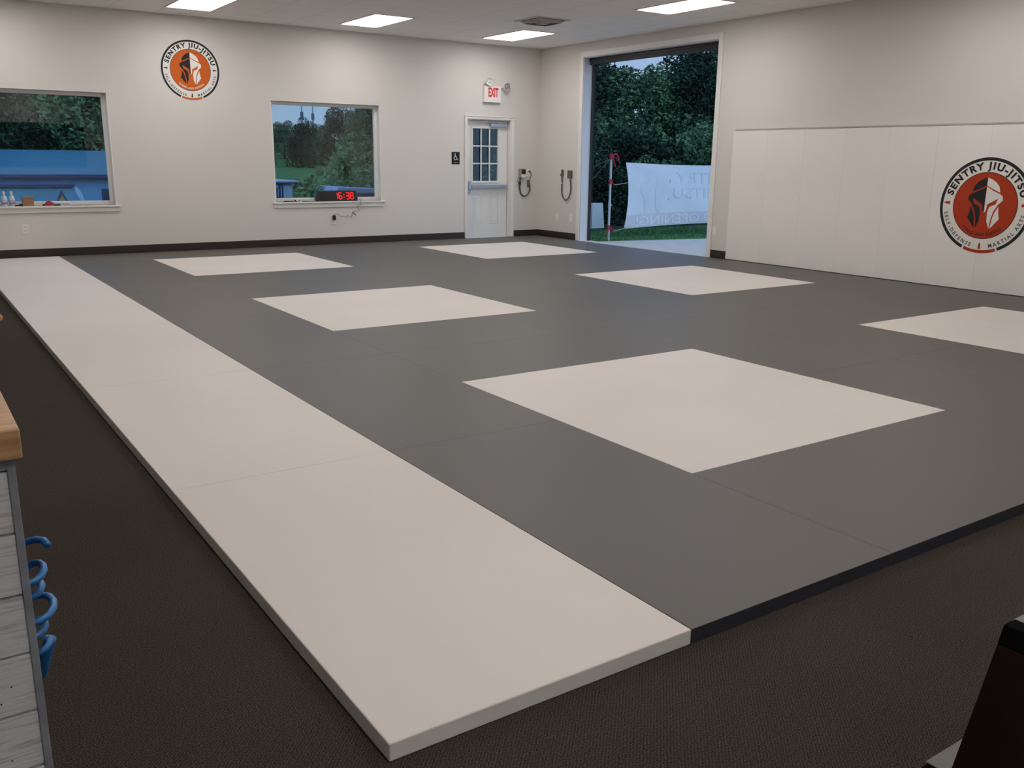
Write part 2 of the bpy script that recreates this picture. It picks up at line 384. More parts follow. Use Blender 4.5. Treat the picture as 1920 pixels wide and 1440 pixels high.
# ------------------------------------------------------------------ glazed exit door
dt = struct(thing('door_1', 'white half-glazed steel door with push bar under the exit sign', 'door', (6.03, YB, 0)))
x0, x1, _, zt = DR
mb = MB()
cw = 0.058
mb.box(x0 - cw, x0, YB - 0.02, YB, 0, zt + cw).box(x1, x1 + cw + 0.01, YB - 0.02, YB, 0, zt + cw).box(x0, x1, YB - 0.02, YB, zt, zt + cw)
mb.box(x0 - cw, x0 - cw + 0.018, YB - 0.03, YB - 0.02, 0, zt + cw).box(x1 + cw - 0.008, x1 + cw + 0.01, YB - 0.03, YB - 0.02, 0, zt + cw).box(x0 - cw + .018, x1 + cw - .008, YB - 0.03, YB - 0.02, zt + cw - 0.018, zt + cw)
mb.build('door_casing', M['white_trim'], dt, bevel=0.004)
MB().box(x0, x0 + 0.012, YB, YB + 0.16, 0.0, zt).box(x1 - 0.012, x1, YB, YB + 0.16, 0.0, zt).box(x0 + .012, x1 - .012, YB, YB + 0.16, zt - 0.012, zt).build('door_jamb', M['white_trim'], dt)
ys = YB + 0.085
sx0, sx1 = x0 + 0.016, x1 - 0.022
gx0, gx1, gz0, gz1 = 5.735, 6.26, 1.03, 1.925
mb = MB()
mb.box(sx0, gx0, ys, ys + 0.045, 0.02, zt - 0.016).box(gx1, sx1, ys, ys + 0.045, 0.02, zt - 0.016)
mb.box(gx0, gx1, ys, ys + 0.045, gz1, zt - 0.016).box(gx0, gx1, ys, ys + 0.045, 0.02, gz0)
mb.build('door_slab', M['door_white'], dt, bevel=0.002)
mb = MB(); fr = 0.035
mb.box(gx0 - fr, gx0, ys - 0.012, ys, gz0 - fr, gz1 + fr).box(gx1, gx1 + fr, ys - 0.012, ys, gz0 - fr, gz1 + fr)
mb.box(gx0, gx1, ys - 0.012, ys, gz1, gz1 + fr).box(gx0, gx1, ys - 0.012, ys, gz0 - fr, gz0)
for k in (1, 2):
    cx = gx0 + (gx1 - gx0) * k / 3; mb.box(cx - 0.011, cx + 0.011, ys - 0.008, ys + 0.01, gz0, gz1)
    cz = gz0 + (gz1 - gz0) * k / 3; mb.box(gx0, gx1, ys - 0.0075, ys + 0.0095, cz - 0.011, cz + 0.011)
mb.build('glazing_grille', M['ink_white'], dt, bevel=0.002)
MB().box(gx0, gx1, ys + 0.02, ys + 0.024, gz0, gz1).build('door_glass', M['glass_door'], dt)
for (px0, px1) in ((5.755, 5.935), (6.095, 6.275)):
    mb = MB()
    z0, z1 = 0.28, 0.745; w = 0.016
    mb.box(px0, px0 + w, ys - 0.006, ys, z0, z1).box(px1 - w, px1, ys - 0.006, ys, z0, z1).box(px0 + w, px1 - w, ys - 0.006, ys, z1 - w, z1).box(px0 + w, px1 - w, ys - 0.006, ys, z0, z0 + w)
    mb.box(px0 + 0.035, px1 - 0.035, ys - 0.005, ys, z0 + 0.035, z1 - 0.035)
    mb.build('raised_panel', M['door_white'], dt, bevel=0.003)
pb = MB().box(5.66, 6.42, ys - 0.085, ys - 0.035, 0.905, 0.965).box(6.36, 6.42, ys - 0.035, ys, 0.905, 0.965).build('push_bar', M['bar_blue'], dt, bevel=0.006)
MB().box(5.595, 5.66, ys - 0.07, ys, 0.81, 1.03).box(5.60, 5.655, ys - 0.09, ys - 0.07, 0.88, 0.99).build('bar_latch_case', M['steel'], dt, bevel=0.006)
MB().box(6.08, 6.43, ys - 0.055, ys, 1.955, 2.015).build('door_closer', M['steel'], dt, bevel=0.006)
MB().box(5.86, 6.25, ys - 0.065, ys - 0.05, 2.03, 2.042).cyl((6.23, ys - 0.057, 2.01), (6.23, ys - 0.057, 2.045), 0.012).build('closer_arm', M['steel'], dt)
MB().box(x0, x1, YB + 0.0, YB + 0.17, 0, 0.018).build('threshold', M['steel'], dt)

# ------------------------------------------------------------------ big bay opening
y0, y1, _, zt = OP
cw = 0.085
mb = MB()
mb.box(XR - 0.02, XR, y0 - cw, y0, 0, zt + cw).box(XR - 0.02, XR, y1, y1 + cw, 0, zt + cw).box(XR - 0.02, XR, y0, y1, zt, zt + cw)
struct(mb.build('trim_1', M['white_trim'], bevel=0.004), 'white casing around the tall bay opening', 'trim')
mb = MB().box(XR, XR + TH, y1 - 0.012, y1, 0, zt).box(XR, XR + TH, y0, y0 + 0.012, 0, zt).box(XR, XR + TH, y0, y1, zt - 0.012, zt)
struct(mb.build('trim_2', M['jamb']), 'white jamb lining of the bay opening', 'trim')
mb = MB().box(XR + TH, XR + TH + 0.05, y1 - 0.035, y1 + 0.06, -0.05, zt).box(XR + TH, XR + TH + 0.05, y0 - 0.06, y0 + 0.02, -0.05, zt)
mb.box(XR + TH + 0.05, XR + TH + 0.055, y1 - 0.055, y1 - 0.045, -0.05, zt)
struct(mb.build('trim_3', M['dark_metal']), 'dark side tracks of the overhead door', 'trim')
g = struct(thing('door_2', 'raised overhead door, its dark bottom edge showing at the top of the bay', 'door', (XR + 0.1, 8.3, 2.95)))
MB().box(XR + TH - 0.06, XR + TH - 0.01, y0 + 0.012, y1 - 0.012, zt - 0.115, zt - 0.012).build('door_panel', M['dark_metal'], g)
MB().box(XR + TH - 0.075, XR + TH - 0.06, y0 + 0.012, y1 - 0.012, zt - 0.05, zt - 0.035).build('weather_strip', M['black'], g)
struct(MB().box(XR + TH, XR + TH + 0.35, y0 - 0.3, y1 + 0.3, zt + 0.02, zt + 0.25).build('trim_4', M['jamb']), 'outside head flashing above the bay', 'trim')
struct(MB().box(XR + 0.0, XR + TH + 0.06, y0 + 0.0, y1, -0.05, 0.03).build('trim_5', M['concrete']), 'concrete threshold of the bay', 'trim')

# ------------------------------------------------------------------ mats
def make_mat(w, l, white, G=0.0006):
    mb = MB(); mb.box(-w / 2 + G, w / 2 - G, -l / 2 + G, l / 2 - G, 0, MT, mi=1)
    for k, f in enumerate(mb.f):
        if all(abs(mb.v[i][2] - MT) < 1e-6 for i in f): mb.mi[k] = 0
    return mb
protos = {}
ORD = ['first', 'second', 'third', 'fourth', 'fifth', 'sixth']
def place_mat(x0, y0, w, l, white, label, group, soft=False):
    key = (w, l, white, soft)
    loc = (x0 + w / 2, y0 + l / 2, 0)
    if key not in protos:
        o = make_mat(w, l, white, 0.0002 if white and not soft else 0.0006).build('floor_mat', [M['mat_white'], M['mat_white_side']] if white else [M['mat_grey'], M['mat_grey_side_shaded']])
        bv = o.modifiers.new('bevel', 'BEVEL'); bv.width = (0.004 if soft else 0.0005) if white else 0.0014; bv.segments = 3; bv.limit_method = 'ANGLE'; bv.material = 0
        protos[key] = o
    else:
        o = protos[key].copy(); COL.objects.link(o)
    o.location = loc
    tag(o, label, 'mat', group)
for k in range(6):
    nm = ['nearest the camera, its front corner sticking out', 'second from the near end', 'third from the near end', 'fourth from the near end', 'fifth from the near end', 'farthest, against the window wall'][k]
    place_mat(-2, -1 + 2 * k, 1, 2, True, 'white mat of the left strip, ' + nm, 'white mats in the long left strip', True)
sq = {(0, 0): 'front left white square nearest the camera', (0, 4): 'second white square, left row', (0, 8): 'far white square below the square window',
      (4, 0): 'white square cut by the right picture edge', (4, 4): 'middle white square, right row', (4, 8): 'far white square in front of the glazed door'}
for (sx, sy), nm in sq.items():
    place_mat(sx, sy, 1, 2, True, 'left half of the ' + nm, 'white mats forming the squares')
    place_mat(sx + 1, sy, 1, 2, True, 'right half of the ' + nm, 'white mats forming the squares')
    for (ox, oy, w, l, wd) in ((0, -1, 2, 1, 'crosswise before'), (0, 2, 2, 1, 'crosswise behind'),
                              (-1, -1, 1, 2, 'near left of'), (-1, 1, 1, 2, 'far left of'),
                              (2, -1, 1, 2, 'near right of'), (2, 1, 1, 2, 'far right of')):
        place_mat(sx + ox, sy + oy, w, l, False, 'grey mat ' + wd + ' the ' + nm, 'grey floor mats')

# ------------------------------------------------------------------ wall pads (2 ft x 6 ft) on the east wall
pad = MB().box(-0.05, -0.001, -0.3056, 0.3056, 0, 1.775).build('wall_pad', M['pad'], bevel=0.0018)
PX = 7.12
nth = ['first', 'second', 'third', 'fourth', 'fifth', 'sixth', 'seventh', 'eighth', 'ninth']
for k in range(9):
    o = pad if k == 0 else pad.copy()
    if k: COL.objects.link(o)
    o.location = (PX, 6.41 - 0.306 - 0.612 * k, MT)
    extra = {5: ', behind the left of the emblem', 6: ', behind the right of the emblem'}.get(k, '')
    tag(o, f'tall white vinyl wall pad, {nth[k]} from the bay opening{extra}', 'wall pad', 'white wall pads')
mb = MB().box(PX - 0.018, PX, 6.41 - 0.612 * 9, 6.41, MT + 1.782, MT + 1.80)
struct(mb.build('trim_6', M['vent']), 'thin grey channel along the top of the wall pads', 'trim')

# ------------------------------------------------------------------ lettering helpers
FONT_CACHE = {}
def text_mesh(txt, size, bold=0.0, spacing=1.0):
    cu = D.curves.new('t', 'FONT'); cu.body = txt; cu.size = size; cu.offset = bold; cu.space_character = spacing
    cu.align_x = 'CENTER'; cu.resolution_u = 4
    ob = D.objects.new('t', cu); COL.objects.link(ob)
    bpy.context.view_layer.update()
    me = bpy.data.meshes.new_from_object(ob.evaluated_get(bpy.context.evaluated_depsgraph_get()))
    vs = [tuple(v.co) for v in me.vertices]; fs = [tuple(p.vertices) for p in me.polygons]
    D.objects.remove(ob); D.curves.remove(cu); D.meshes.remove(me)
    return vs, fs
def arc_text(txt, size, r, mid_deg, top=True, bold=0.0, spacing=1.0, span=None):
    """returns local 2-D verts (u right, v up) bent on a circle; r = baseline radius"""
    if span is not None:
        wid = lambda s_: (lambda X: max(X) - min(X))([v[0] for v in text_mesh(txt, size, bold, s_)[0]])
        w1, w2 = wid(1.0), wid(1.5); spacing = max(0.7, 1.0 + 0.5 * (math.radians(span) * r - w1) / (w2 - w1))
    vs, fs = text_mesh(txt, size, bold, spacing)
    xs = [v[0] for v in vs]; cx = (min(xs) + max(xs)) / 2; wd = max(xs) - min(xs)
    k = 1.0 if span is None else math.radians(span) * r / wd
    out = []
    for x, y, z in vs:
        a = (x - cx) * k / r
        if top:
            t = math.radians(mid_deg) - a; rr = r + y
        else:
            t = math.radians(mid_deg) + a; rr = r - y
        out.append((rr * math.cos(t), rr * math.sin(t)))
    return out, fs
def disc2(r, n=72, a0=0, a1=360, r_in=None):
    vs = []; fs = []
    if r_in is None:
        return [(r * math.cos(2 * PI * i / n), r * math.sin(2 * PI * i / n)) for i in range(n)], [tuple(range(n))]
    for i in range(n + 1):
        t = math.radians(a0 + (a1 - a0) * i / n)
        vs += [(r * math.cos(t), r * math.sin(t)), (r_in * math.cos(t), r_in * math.sin(t))]
    for i in range(n): fs.append((2 * i, 2 * i + 2, 2 * i + 3, 2 * i + 1))
    return vs, fs

def emblem(name, label, origin, R, frame, disc_mat, white, motto_mat):
    """frame(u, v, d) -> world point; d is the height above the surface"""
    t = thing(name, label, 'emblem', origin)
    def part(pn, shapes, m, d):
        mb = MB()
        for vs, fs in shapes: mb.add([frame(u * R, v * R, d) for u, v in vs], fs)
        return mb.build(pn, m, t)
    part('ring_background', [disc2(0.975)], white, 0.0012)
    part('outer_ring', [disc2(1.0, 96, -66.5, 246.5, 0.935)], M['ink_black'], 0.002)
    part('ring_accent', [disc2(1.0, 24, 249, 291, 0.935)], disc_mat, 0.002)
    part('disc_outline', [disc2(0.70, 72)], M['ink_black'], 0.0022)
    part('disc', [disc2(0.685, 72)], disc_mat, 0.003)
    capL = [(-.004, .585), (-.10, .548), (-.20, .485), (-.27, .40), (-.298, .282), (-.158, .340), (-.004, .418)]
    faceL = [(-.004, .395), (-.152, .313), (-.294, .254), (-.365, .205), (-.372, .118), (-.283, .032), (-.207, -.108), (-.166, -.268), (-.145, -.475), (-.084, -.319), (-.075, -.139), (-.105, -.024), (-.238, .042), (-.271, .157), (-.055, .03), (-.045, -.10), (-.004, -.151)]
    cheekL = [(-.304, -.010), (-.244, -.11), (-.199, -.235), (-.170, -.477), (-.347, -.26), (-.314, -.151)]
    mir = lambda P: [(-u, v) for u, v in P]
    def poly(P): return (P, [tuple(range(len(P)))])
    part('helmet', [poly(capL), poly(faceL), poly(cheekL)], M['ink_black'], 0.004)
    part('helmet', [poly(mir(capL)), poly(mir(faceL)), poly(mir(cheekL))], white, 0.004)
    part('lettering', [arc_text('SENTRY JIU-JITSU', 0.205, 0.760, 90, True, 0.009, span=151)], M['ink_black'], 0.003)
    part('lettering', [arc_text('SELF-DEFENSE', 0.112, 0.895, 224, False, 0.003, span=66)], M['ink_grey'], 0.003)
    part('lettering', [arc_text('MARTIAL ARTS', 0.112, 0.895, 316, False, 0.003, span=66)], M['ink_grey'], 0.003)
    part('lettering', [arc_text('STAND AND DEFEND', 0.085, 0.635, 270, False, 0.002, span=86)], motto_mat, 0.004)
    for (uu, vv, rot) in ((0, -0.84, 0), (-0.845, 0.035, PI / 2), (0.845, 0.035, -PI / 2)):
        sw = []
        for P in ([(-.028, -.07), (.028, -.07), (.020, -.045), (-.020, -.045)], [(-.022, -.046), (.022, -.046), (.015, .035), (-.015, .035)], [(-.014, .034), (.014, .034), (0, .075)]):
            c, s_ = math.cos(rot), math.sin(rot)
            sw.append(poly([(uu + a * 1.3 * c - b * s_, vv + a * 1.3 * s_ + b * c) for a, b in P]))
        part('chess_piece_mark', sw, M['ink_grey'] if motto_mat is not M['ink_black'] else disc_mat, 0.003)
    return t
emblem('wall_emblem', 'round black, white and orange helmet emblem high between the two windows', (0.965, YB, 2.585), 0.407,
       lambda u, v, d: (0.965 + u, YB - d, 2.585 + v), M['ink_orange'], M['ink_white'], M['ink_white'])
emblem('wall_emblem', 'large round black, white and red-orange helmet emblem printed on the wall pads', (7.07, 2.714, 0.9745), 0.513,
       lambda u, v, d: (7.07 - d, 2.714 - u, 0.9745 + v), M['ink_red'], M['ink_white2'], M['ink_black'])

# ------------------------------------------------------------------ exit sign with lamp heads
t = thing('exit_sign', 'white exit sign with red letters and two emergency lamp heads above the door', 'exit sign', (6.05, YB, 2.36))
MB().box(5.885, 6.225, YB - 0.06, YB - 0.001, 2.36, 2.63).build('sign_housing', M['plate'], t, bevel=0.006)
vs, fs = text_mesh('EXIT', 0.21, 0.007)
xs = [v[0] for v in vs]; ysv = [v[1] for v in vs]
def fit(v): return (5.965 + (v[0] - min(xs)) / (max(xs) - min(xs)) * 0.205, YB - 0.063, 2.45 + (v[1] - min(ysv)) / (max(ysv) - min(ysv)) * 0.150)
MB().add([fit(v) for v in vs], fs).build('exit_letters', M['exit_red'], t)
def lamp(cx, cz, rot, tilt, m):
    mb = MB(); n = 24; w = 0.062
    def prof(s): return [(s * w * math.copysign(abs(math.cos(2*PI*i/n)) ** 0.5, math.cos(2*PI*i/n)), s * w * math.copysign(abs(math.sin(2*PI*i/n)) ** 0.5, math.sin(2*PI*i/n))) for i in range(n)]
    R = Matrix.Rotation(rot, 3, 'Y') @ Matrix.Rotation(tilt, 3, 'X')
    rings = []
    for s, dd in ((0.5, 0.05), (0.95, 0.01), (1.05, -0.02), (1.0, -0.03)):
        rings.append([Vector((cx, YB - 0.075, cz)) + R @ Vector((a, dd, b)) for a, b in prof(s)])
    vs = [v for r_ in rings for v in r_]; fs = [(j*n+i, j*n+(i+1)%n, (j+1)*n+(i+1)%n, (j+1)*n+i) for j in range(3) for i in range(n)]
    fs += [tuple(range(n))]
    mb.add(vs, fs)
    h = mb.build('lamp_head', M['plate'], t)
    mb = MB(); c = Vector((cx, YB - 0.075, cz)); P = prof(0.94)
    r1 = [c + R @ Vector((a, -0.030, b)) for a, b in P]; r2 = [c + R @ Vector((a * .5, -0.012, b * .5)) for a, b in P]; r3 = [c + R @ Vector((a * .2, -0.034, b * .2)) for a, b in P]
    mb.add(r1 + r2 + r3, [(j*n+i, j*n+(i+1)%n, (j+1)*n+(i+1)%n, (j+1)*n+i) for j in range(2) for i in range(n)] + [tuple(range(2*n, 3*n))])
    mb.build('lamp_lens', m, h)
lamp(5.968, 2.70, 0.35, 0.25, M['lamp_glass'])
lamp(6.325, 2.635, -0.35, 0.2, M['dim_metal'])
MB().cyl((5.93, YB - 0.03, 2.625), (5.95, YB - 0.05, 2.66), 0.012).build('lamp_bracket', M['plate'], t)
MB().cyl((6.22, YB - 0.03, 2.61), (6.29, YB - 0.045, 2.62), 0.012).build('lamp_bracket', M['plate'], t)

# ------------------------------------------------------------------ accessible sign
t = thing('accessibility_sign', 'small black sign with white wheelchair symbol left of the door', 'sign', (5.34, YB, 1.31))
MB().box(5.262, 5.418, YB - 0.006, YB - 0.0005, 1.313, 1.517).build('sign_plate', M['ink_black'], t)
mb = MB(); yy = YB - 0.0075
def S2(P): mb.add([(5.335 + a, yy, 1.425 + b) for a, b in P], [tuple(range(len(P)))])
vs, fs = disc2(0.011, 16); mb.add([(5.328 + a, yy, 1.485 + b) for a, b in vs], fs)
S2([(-.012, .050), (.0, .050), (.002, .012), (-.010, .012)])
S2([(-.010, .018), (.022, .018), (.022, .007), (-.010, .007)])
S2([(.012, .012), (.024, .012), (.038, -.024), (.027, -.028)])
S2([(.027, -.028), (.046, -.020), (.049, -.028), (.030, -.036)])
vs, fs = disc2(0.036, 28, 100, 335, 0.026); mb.add([(5.335 + a * 0.95 - .002, yy, 1.416 + b) for a, b in vs], fs)
for i in range(6): S2([(-.034 + i * .012, -.083), (-.027 + i * .012, -.083), (-.027 + i * .012, -.090), (-.034 + i * .012, -.090)])
mb.build('wheelchair_symbol', M['ink_white'], t)

# ------------------------------------------------------------------ outlets
def outlet_parts(t, P, blank=False):
    """P(a, d, b): local a along the wall, d off the wall, b up"""
    def bx(nm, a0, a1, d0, d1, b0, b1, m, bev=0.0):
        p = P(a0, d0, b0); q = P(a1, d1, b1)
        MB().box(min(p[0], q[0]), max(p[0], q[0]), min(p[1], q[1]), max(p[1], q[1]), b0, b1).build(nm, m, t, bevel=bev)
    z = t['_base'][2]
    bx('cover_plate', -.041, .041, .0005, .007, z - .062, z + .062, M['plate'], .002)
    if not blank:
        for s in (-.024, .024): bx('socket', -.016, .016, .007, .010, z + s - .015, z + s + .015, M['plate'], .001)
        for s in (-.024, .024):
            bx('socket_slot', -.009, -.005, .0101, .0105, z + s - .004, z + s + .008, M['slot'])
            bx('socket_slot', .005, .009, .0101, .0105, z + s - .004, z + s + .008, M['slot'])
    else:
        bx('socket', -.018, .018, .007, .009, z - .035, z + .035, M['plate'], .001)
def wall_outlet(axis, pos, z, label, blank=False, group='white wall outlets'):
    if axis == 'n':
        t = thing('wall_outlet', label, 'outlet', (pos, YB, z), group); P = lambda a, d, b: (pos + a, YB - d, b)
    else:
        t = thing('wall_outlet', label, 'outlet', (XR, pos, z), group); P = lambda a, d, b: (XR - d, pos - a, b)
    outlet_parts(t, P, blank); return t
wall_outlet('n', -1.362, 0.42, 'white outlet low on the wall under the left window')
wall_outlet('n', 3.055, 0.415, 'white outlet under the square window with the black adapter plugged in')
wall_outlet('n', 6.888, 1.175, 'white outlet at chest height near the corner with a cord plugged in')
wall_outlet('e', 10.537, 0.413, 'white wall plate low by the room corner, farther from the bay', True)
wall_outlet('e', 10.122, 0.416, 'white wall plate low beside the bay opening on its far side', True)
wall_outlet('e', 6.70, 0.428, 'white wall plate low between the bay opening and the wall pads', True)

# ------------------------------------------------------------------ hose / handset devices near the corner
t = thing('wall_device', 'beige wall box with dark screen and looped grey hose right of the door', 'wall device', (6.72, YB, 1.08))
MB().box(6.655, 6.785, YB - 0.05, YB - 0.001, 1.09, 1.245).build('box_body', M['box_beige'], t, bevel=0.004)
MB().box(6.693, 6.777, YB - 0.056, YB - 0.05, 1.155, 1.23).build('screen', M['ink_black'], t, bevel=0.002)
MB().box(6.685, 6.777, YB - 0.062, YB - 0.05, 1.09, 1.14).build('label_panel', M['plate'], t, bevel=0.002)
MB().tube([(x, YB - 0.03, z) for x, z in [(6.685, 1.085), (6.672, 0.991), (6.675, 0.886), (6.701, 0.802), (6.774, 0.757), (6.846, 0.79), (6.888, 0.864), (6.887, 0.94), (6.875, 1.0)]], 0.013, 10).build('hose', M['cord_grey'], t, smooth=True)
MB().tube([(x, YB - 0.03, z) for x, z in [(6.660, 1.085), (6.617, 1.033), (6.64, 0.981), (6.66, 0.876)]], 0.004).build('thin_cord', M['cord_grey'], t, smooth=True)
MB().cyl((6.667, YB - 0.03, 0.96), (6.673, YB - 0.03, 1.02), 0.022).build('hose_collar', M['cord_black'], t)
MB().box(6.845, 6.872, YB - 0.035, YB - 0.005, 0.925, 1.045).build('handset', M['paddle'], t, bevel=0.005)
MB().tube([(x, YB - d, z) for x, d, z in [(6.875, .03, 1.0), (6.880, .028, 1.043), (6.902, .028, 1.09), (6.925, .03, 1.132), (6.906, .03, 1.175), (6.884, .03, 1.195)]], 0.005).cyl((6.884, YB - 0.011, 1.198), (6.884, YB - 0.036, 1.198), 0.015).build('power_cord', M['cord_black'], t, smooth=True)
t = thing('wall_device', 'grey handset and flat paddle joined by a U-shaped hose beside the bay', 'wall device', (XR, 10.25, 1.1))
MB().box(XR - 0.035, XR - 0.001, 10.367, 10.405, 1.12, 1.24).box(XR - 0.045, XR - 0.02, 10.40, 10.425, 1.135, 1.16).build('handset', M['paddle'], t, bevel=0.005)
MB().tube([(XR - 0.025, y, z) for y, z in [(10.390, 1.125), (10.385, 1.008), (10.385, 0.884), (10.358, 0.782), (10.268, 0.718), (10.184, 0.758), (10.126, 0.873), (10.128, 0.994), (10.150, 1.085)]], 0.011, 10).build('hose', M['cord_grey'], t, smooth=True)
MB().box(XR - 0.035, XR - 0.001, 10.112, 10.225, 1.095, 1.23).build('paddle', M['paddle'], t, bevel=0.006)
MB().cyl((XR - 0.03, 10.435, 1.0), (XR - 0.03, 10.36, 1.01), 0.008).build('hose_clip', M['plate'], t)

# ------------------------------------------------------------------ clock
t = thing('digital_clock', 'long black digital clock showing 16:38 in red on the window sill', 'clock', (3.15, YB, 0.72))
cx0, cx1, cz0, cz1 = 2.80, 3.475, 0.722, 0.885
mb = MB()
P = [(cx0, cz0), (cx1, cz0), (cx1 + 0.012, cz0 + 0.05), (cx1 - 0.012, cz1), (cx0 + 0.012, cz1), (cx0 - 0.012, cz0 + 0.05)]
n = len(P)
fr = [(x, YB - 0.03 + 0.22 * (z - cz0), z) for x, z in P]; bk = [(x - (0.05 if x < 3 else 0.0) * 0, YB + 0.07, z) for x, z in P]
mb.add(fr + bk, [tuple(range(n)), tuple(range(2 * n - 1, n - 1, -1))] + [(i, (i + 1) % n, n + (i + 1) % n, n + i) for i in range(n)])
mb.build('clock_case', M['black'], t, bevel=0.006)
def face(x, z, d): return (x, YB - 0.03 + 0.22 * (z - cz0) - d, z)
fx0, fx1, fz0, fz1 = 2.83, 3.45, 0.737, 0.872
MB().add([face(x, z, 0.002) for x, z in ((fx0, fz0), (fx1, fz0), (fx1, fz1), (fx0, fz1))], [(0, 1, 2, 3)]).build('clock_face', mat('clock_face', (0.006, 0.005, 0.005), 0.3, 0.3, noise=(5, 0.05)), t)
SEG = {'a': ((0, 1), (1, 1)), 'b': ((1, 1), (1, .5)), 'c': ((1, .5), (1, 0)), 'd': ((0, 0), (1, 0)), 'e': ((0, .5), (0, 0)), 'f': ((0, 1), (0, .5)), 'g': ((0, .5), (1, .5))}
DIG = {'1': 'bc', '6': 'afgedc', '3': 'abgcd', '8': 'abcdefg'}
mb = MB(); W_, H_, T_ = 0.050, 0.100, 0.0062
for ch, ox in (('1', 3.085), ('6', 3.160), ('3', 3.282), ('8', 3.358)):
    for sg in DIG[ch]:
        (a, b), (c, d_) = SEG[sg]
        p = (ox + a * W_, 0.755 + b * H_); q_ = (ox + c * W_, 0.755 + d_ * H_)
        dx, dz = q_[0] - p[0], q_[1] - p[1]; L = math.hypot(dx, dz); dx /= L; dz /= L
        e = 0.003; p1 = (p[0] + dx * e, p[1] + dz * e); q1 = (q_[0] - dx * e, q_[1] - dz * e); nx, nz = -dz * T_ , dx * T_
        pts = [p1, (p1[0] + dx * T_ + nx, p1[1] + dz * T_ + nz), (q1[0] - dx * T_ + nx, q1[1] - dz * T_ + nz), q1, (q1[0] - dx * T_ - nx, q1[1] - dz * T_ - nz), (p1[0] + dx * T_ - nx, p1[1] + dz * T_ - nz)]
        mb.add([face(x, z, 0.004) for x, z in pts], [(0, 1, 2, 3, 4, 5)])
    mb.build('clock_digit', M['led_red'], t); mb = MB()
for zz in (0.785, 0.825):
    vs, fs = disc2(0.009, 12); mb.add([face(3.247 + a, zz + b, 0.004) for a, b in vs], fs)
mb.build('clock_colon', M['led_red'], t)
t = thing('power_adapter', 'black plug adapter with thin curly cord hanging from the digital clock', 'adapter', (3.058, YB, 0.46))
MB().box(3.035, 3.082, YB - 0.055, YB - 0.0105, 0.425, 0.50).build('plug_body', M['black'], t, bevel=0.005)
MB().tube([(3.49, YB - 0.04, 0.756), (3.513, YB - 0.055, 0.735), (3.524, YB - 0.058, 0.692)] + [(x, YB - 0.035, z) for x, z in [(3.521, 0.66), (3.461, 0.629), (3.5, 0.564), (3.423, 0.557), (3.376, 0.537), (3.444, 0.491), (3.381, 0.535), (3.355, 0.459), (3.287, 0.496), (3.268, 0.461), (3.234, 0.485), (3.176, 0.481), (3.12, 0.519), (3.062, 0.512), (3.058, 0.495)]], 0.0032, 6).build('cord', M['cord_black'], t, smooth=True)
# flat items on right sill
SZ = 0.7205
t = thing('marker_pen', 'thin black marker lying on the sill left of the clock', 'pen', (2.33, YB - 0.01, SZ))
MB().cyl((2.24, YB - 0.02, SZ + 0.009), (2.37, YB - 0.012, SZ + 0.009), 0.009).build('pen_barrel', M['black'], t)
MB().cyl((2.37, YB - 0.012, SZ + 0.009), (2.415, YB - 0.009, SZ + 0.009), 0.0095).build('pen_cap', M['slot'], t)
o = MB().box(2.425, 2.445, YB - 0.01, YB + 0.01, SZ, SZ + 0.03).box(2.43, 2.475, YB - 0.012, YB + 0.012, SZ, SZ + 0.010).build('binder_clip', M['black'], origin=(2.43, YB, SZ), bevel=0.002)
tag(o, 'tiny black clip on the sill between the marker and papers', 'clip')
o = MB().box(2.50, 2.64, YB - 0.02, YB + 0.06, SZ, SZ + 0.008).box(2.51, 2.63, YB - 0.01, YB + 0.065, SZ + 0.008, SZ + 0.028).build('paper_pad', M['paper'], origin=(2.55, YB, SZ), bevel=0.001)
tag(o, 'small pad of pale papers on the sill nearest the clock', 'papers')
o = MB().box(2.53, 2.67, YB - 0.035, YB - 0.022, SZ, SZ + 0.012).build('remote_control', M['black'], origin=(2.6, YB, SZ), bevel=0.004)
tag(o, 'slim black remote lying in front of the papers on the sill', 'remote')

# left sill things
def bottle(x, y, label, src=None):
    if src: return copy_thing(src, (x, y, SZ), label)
    t = thing('spray_bottle', label, 'bottle', (x, y, SZ), 'spray bottles on the left sill')
    MB().lathe([(0.034, SZ), (0.036, SZ + 0.02), (0.036, SZ + 0.09), (0.028, SZ + 0.125), (0.013, SZ + 0.145), (0.013, SZ + 0.16)], x, y, 20).build('bottle_body', M['bottle'], t, smooth=True)
    MB().lathe([(0.0368, SZ + 0.025), (0.0368, SZ + 0.085)], x, y, 20).build('bottle_label', M['bottle_lilac'], t, smooth=True)
    MB().box(x - 0.014, x + 0.014, y - 0.03, y + 0.02, SZ + 0.165, SZ + 0.195).box(x - .006, x + .006, y - .045, y - .03, SZ + .178, SZ + .192).box(x - .005, x + .005, y - .030, y - .022, SZ + .12, SZ + .165).cyl((x, y, SZ + .155), (x, y, SZ + .168), 0.014).build('spray_head', M['plate'], t, bevel=0.003)
    return t
b0 = bottle(-1.475, YB + 0.02, 'clear spray bottle with lilac label, rightmost of those on the left sill')
bottle(-1.565, YB + 0.02, 'clear spray bottle with lilac label, half cut by the left picture edge', b0)
o = MB().box(-1.455, -1.39, YB - 0.005, YB + 0.03, SZ, SZ + 0.018).cyl((-1.40, YB + 0.012, SZ + 0.022), (-1.36, YB + 0.012, SZ + 0.014), 0.012).build('tape_dispenser', M['black'], origin=(-1.4, YB, SZ), bevel=0.004)
tag(o, 'small dark tape dispenser on the sill left of the cardboard box', 'dispenser')
t = thing('cardboard_box', 'small brown cardboard box standing on the left window sill', 'box', (-1.29, YB + 0.03, SZ))
MB().box(-1.355, -1.222, YB - 0.015, YB + 0.07, SZ, SZ + 0.118).build('box_body', M['cardboard'], t, bevel=0.002)
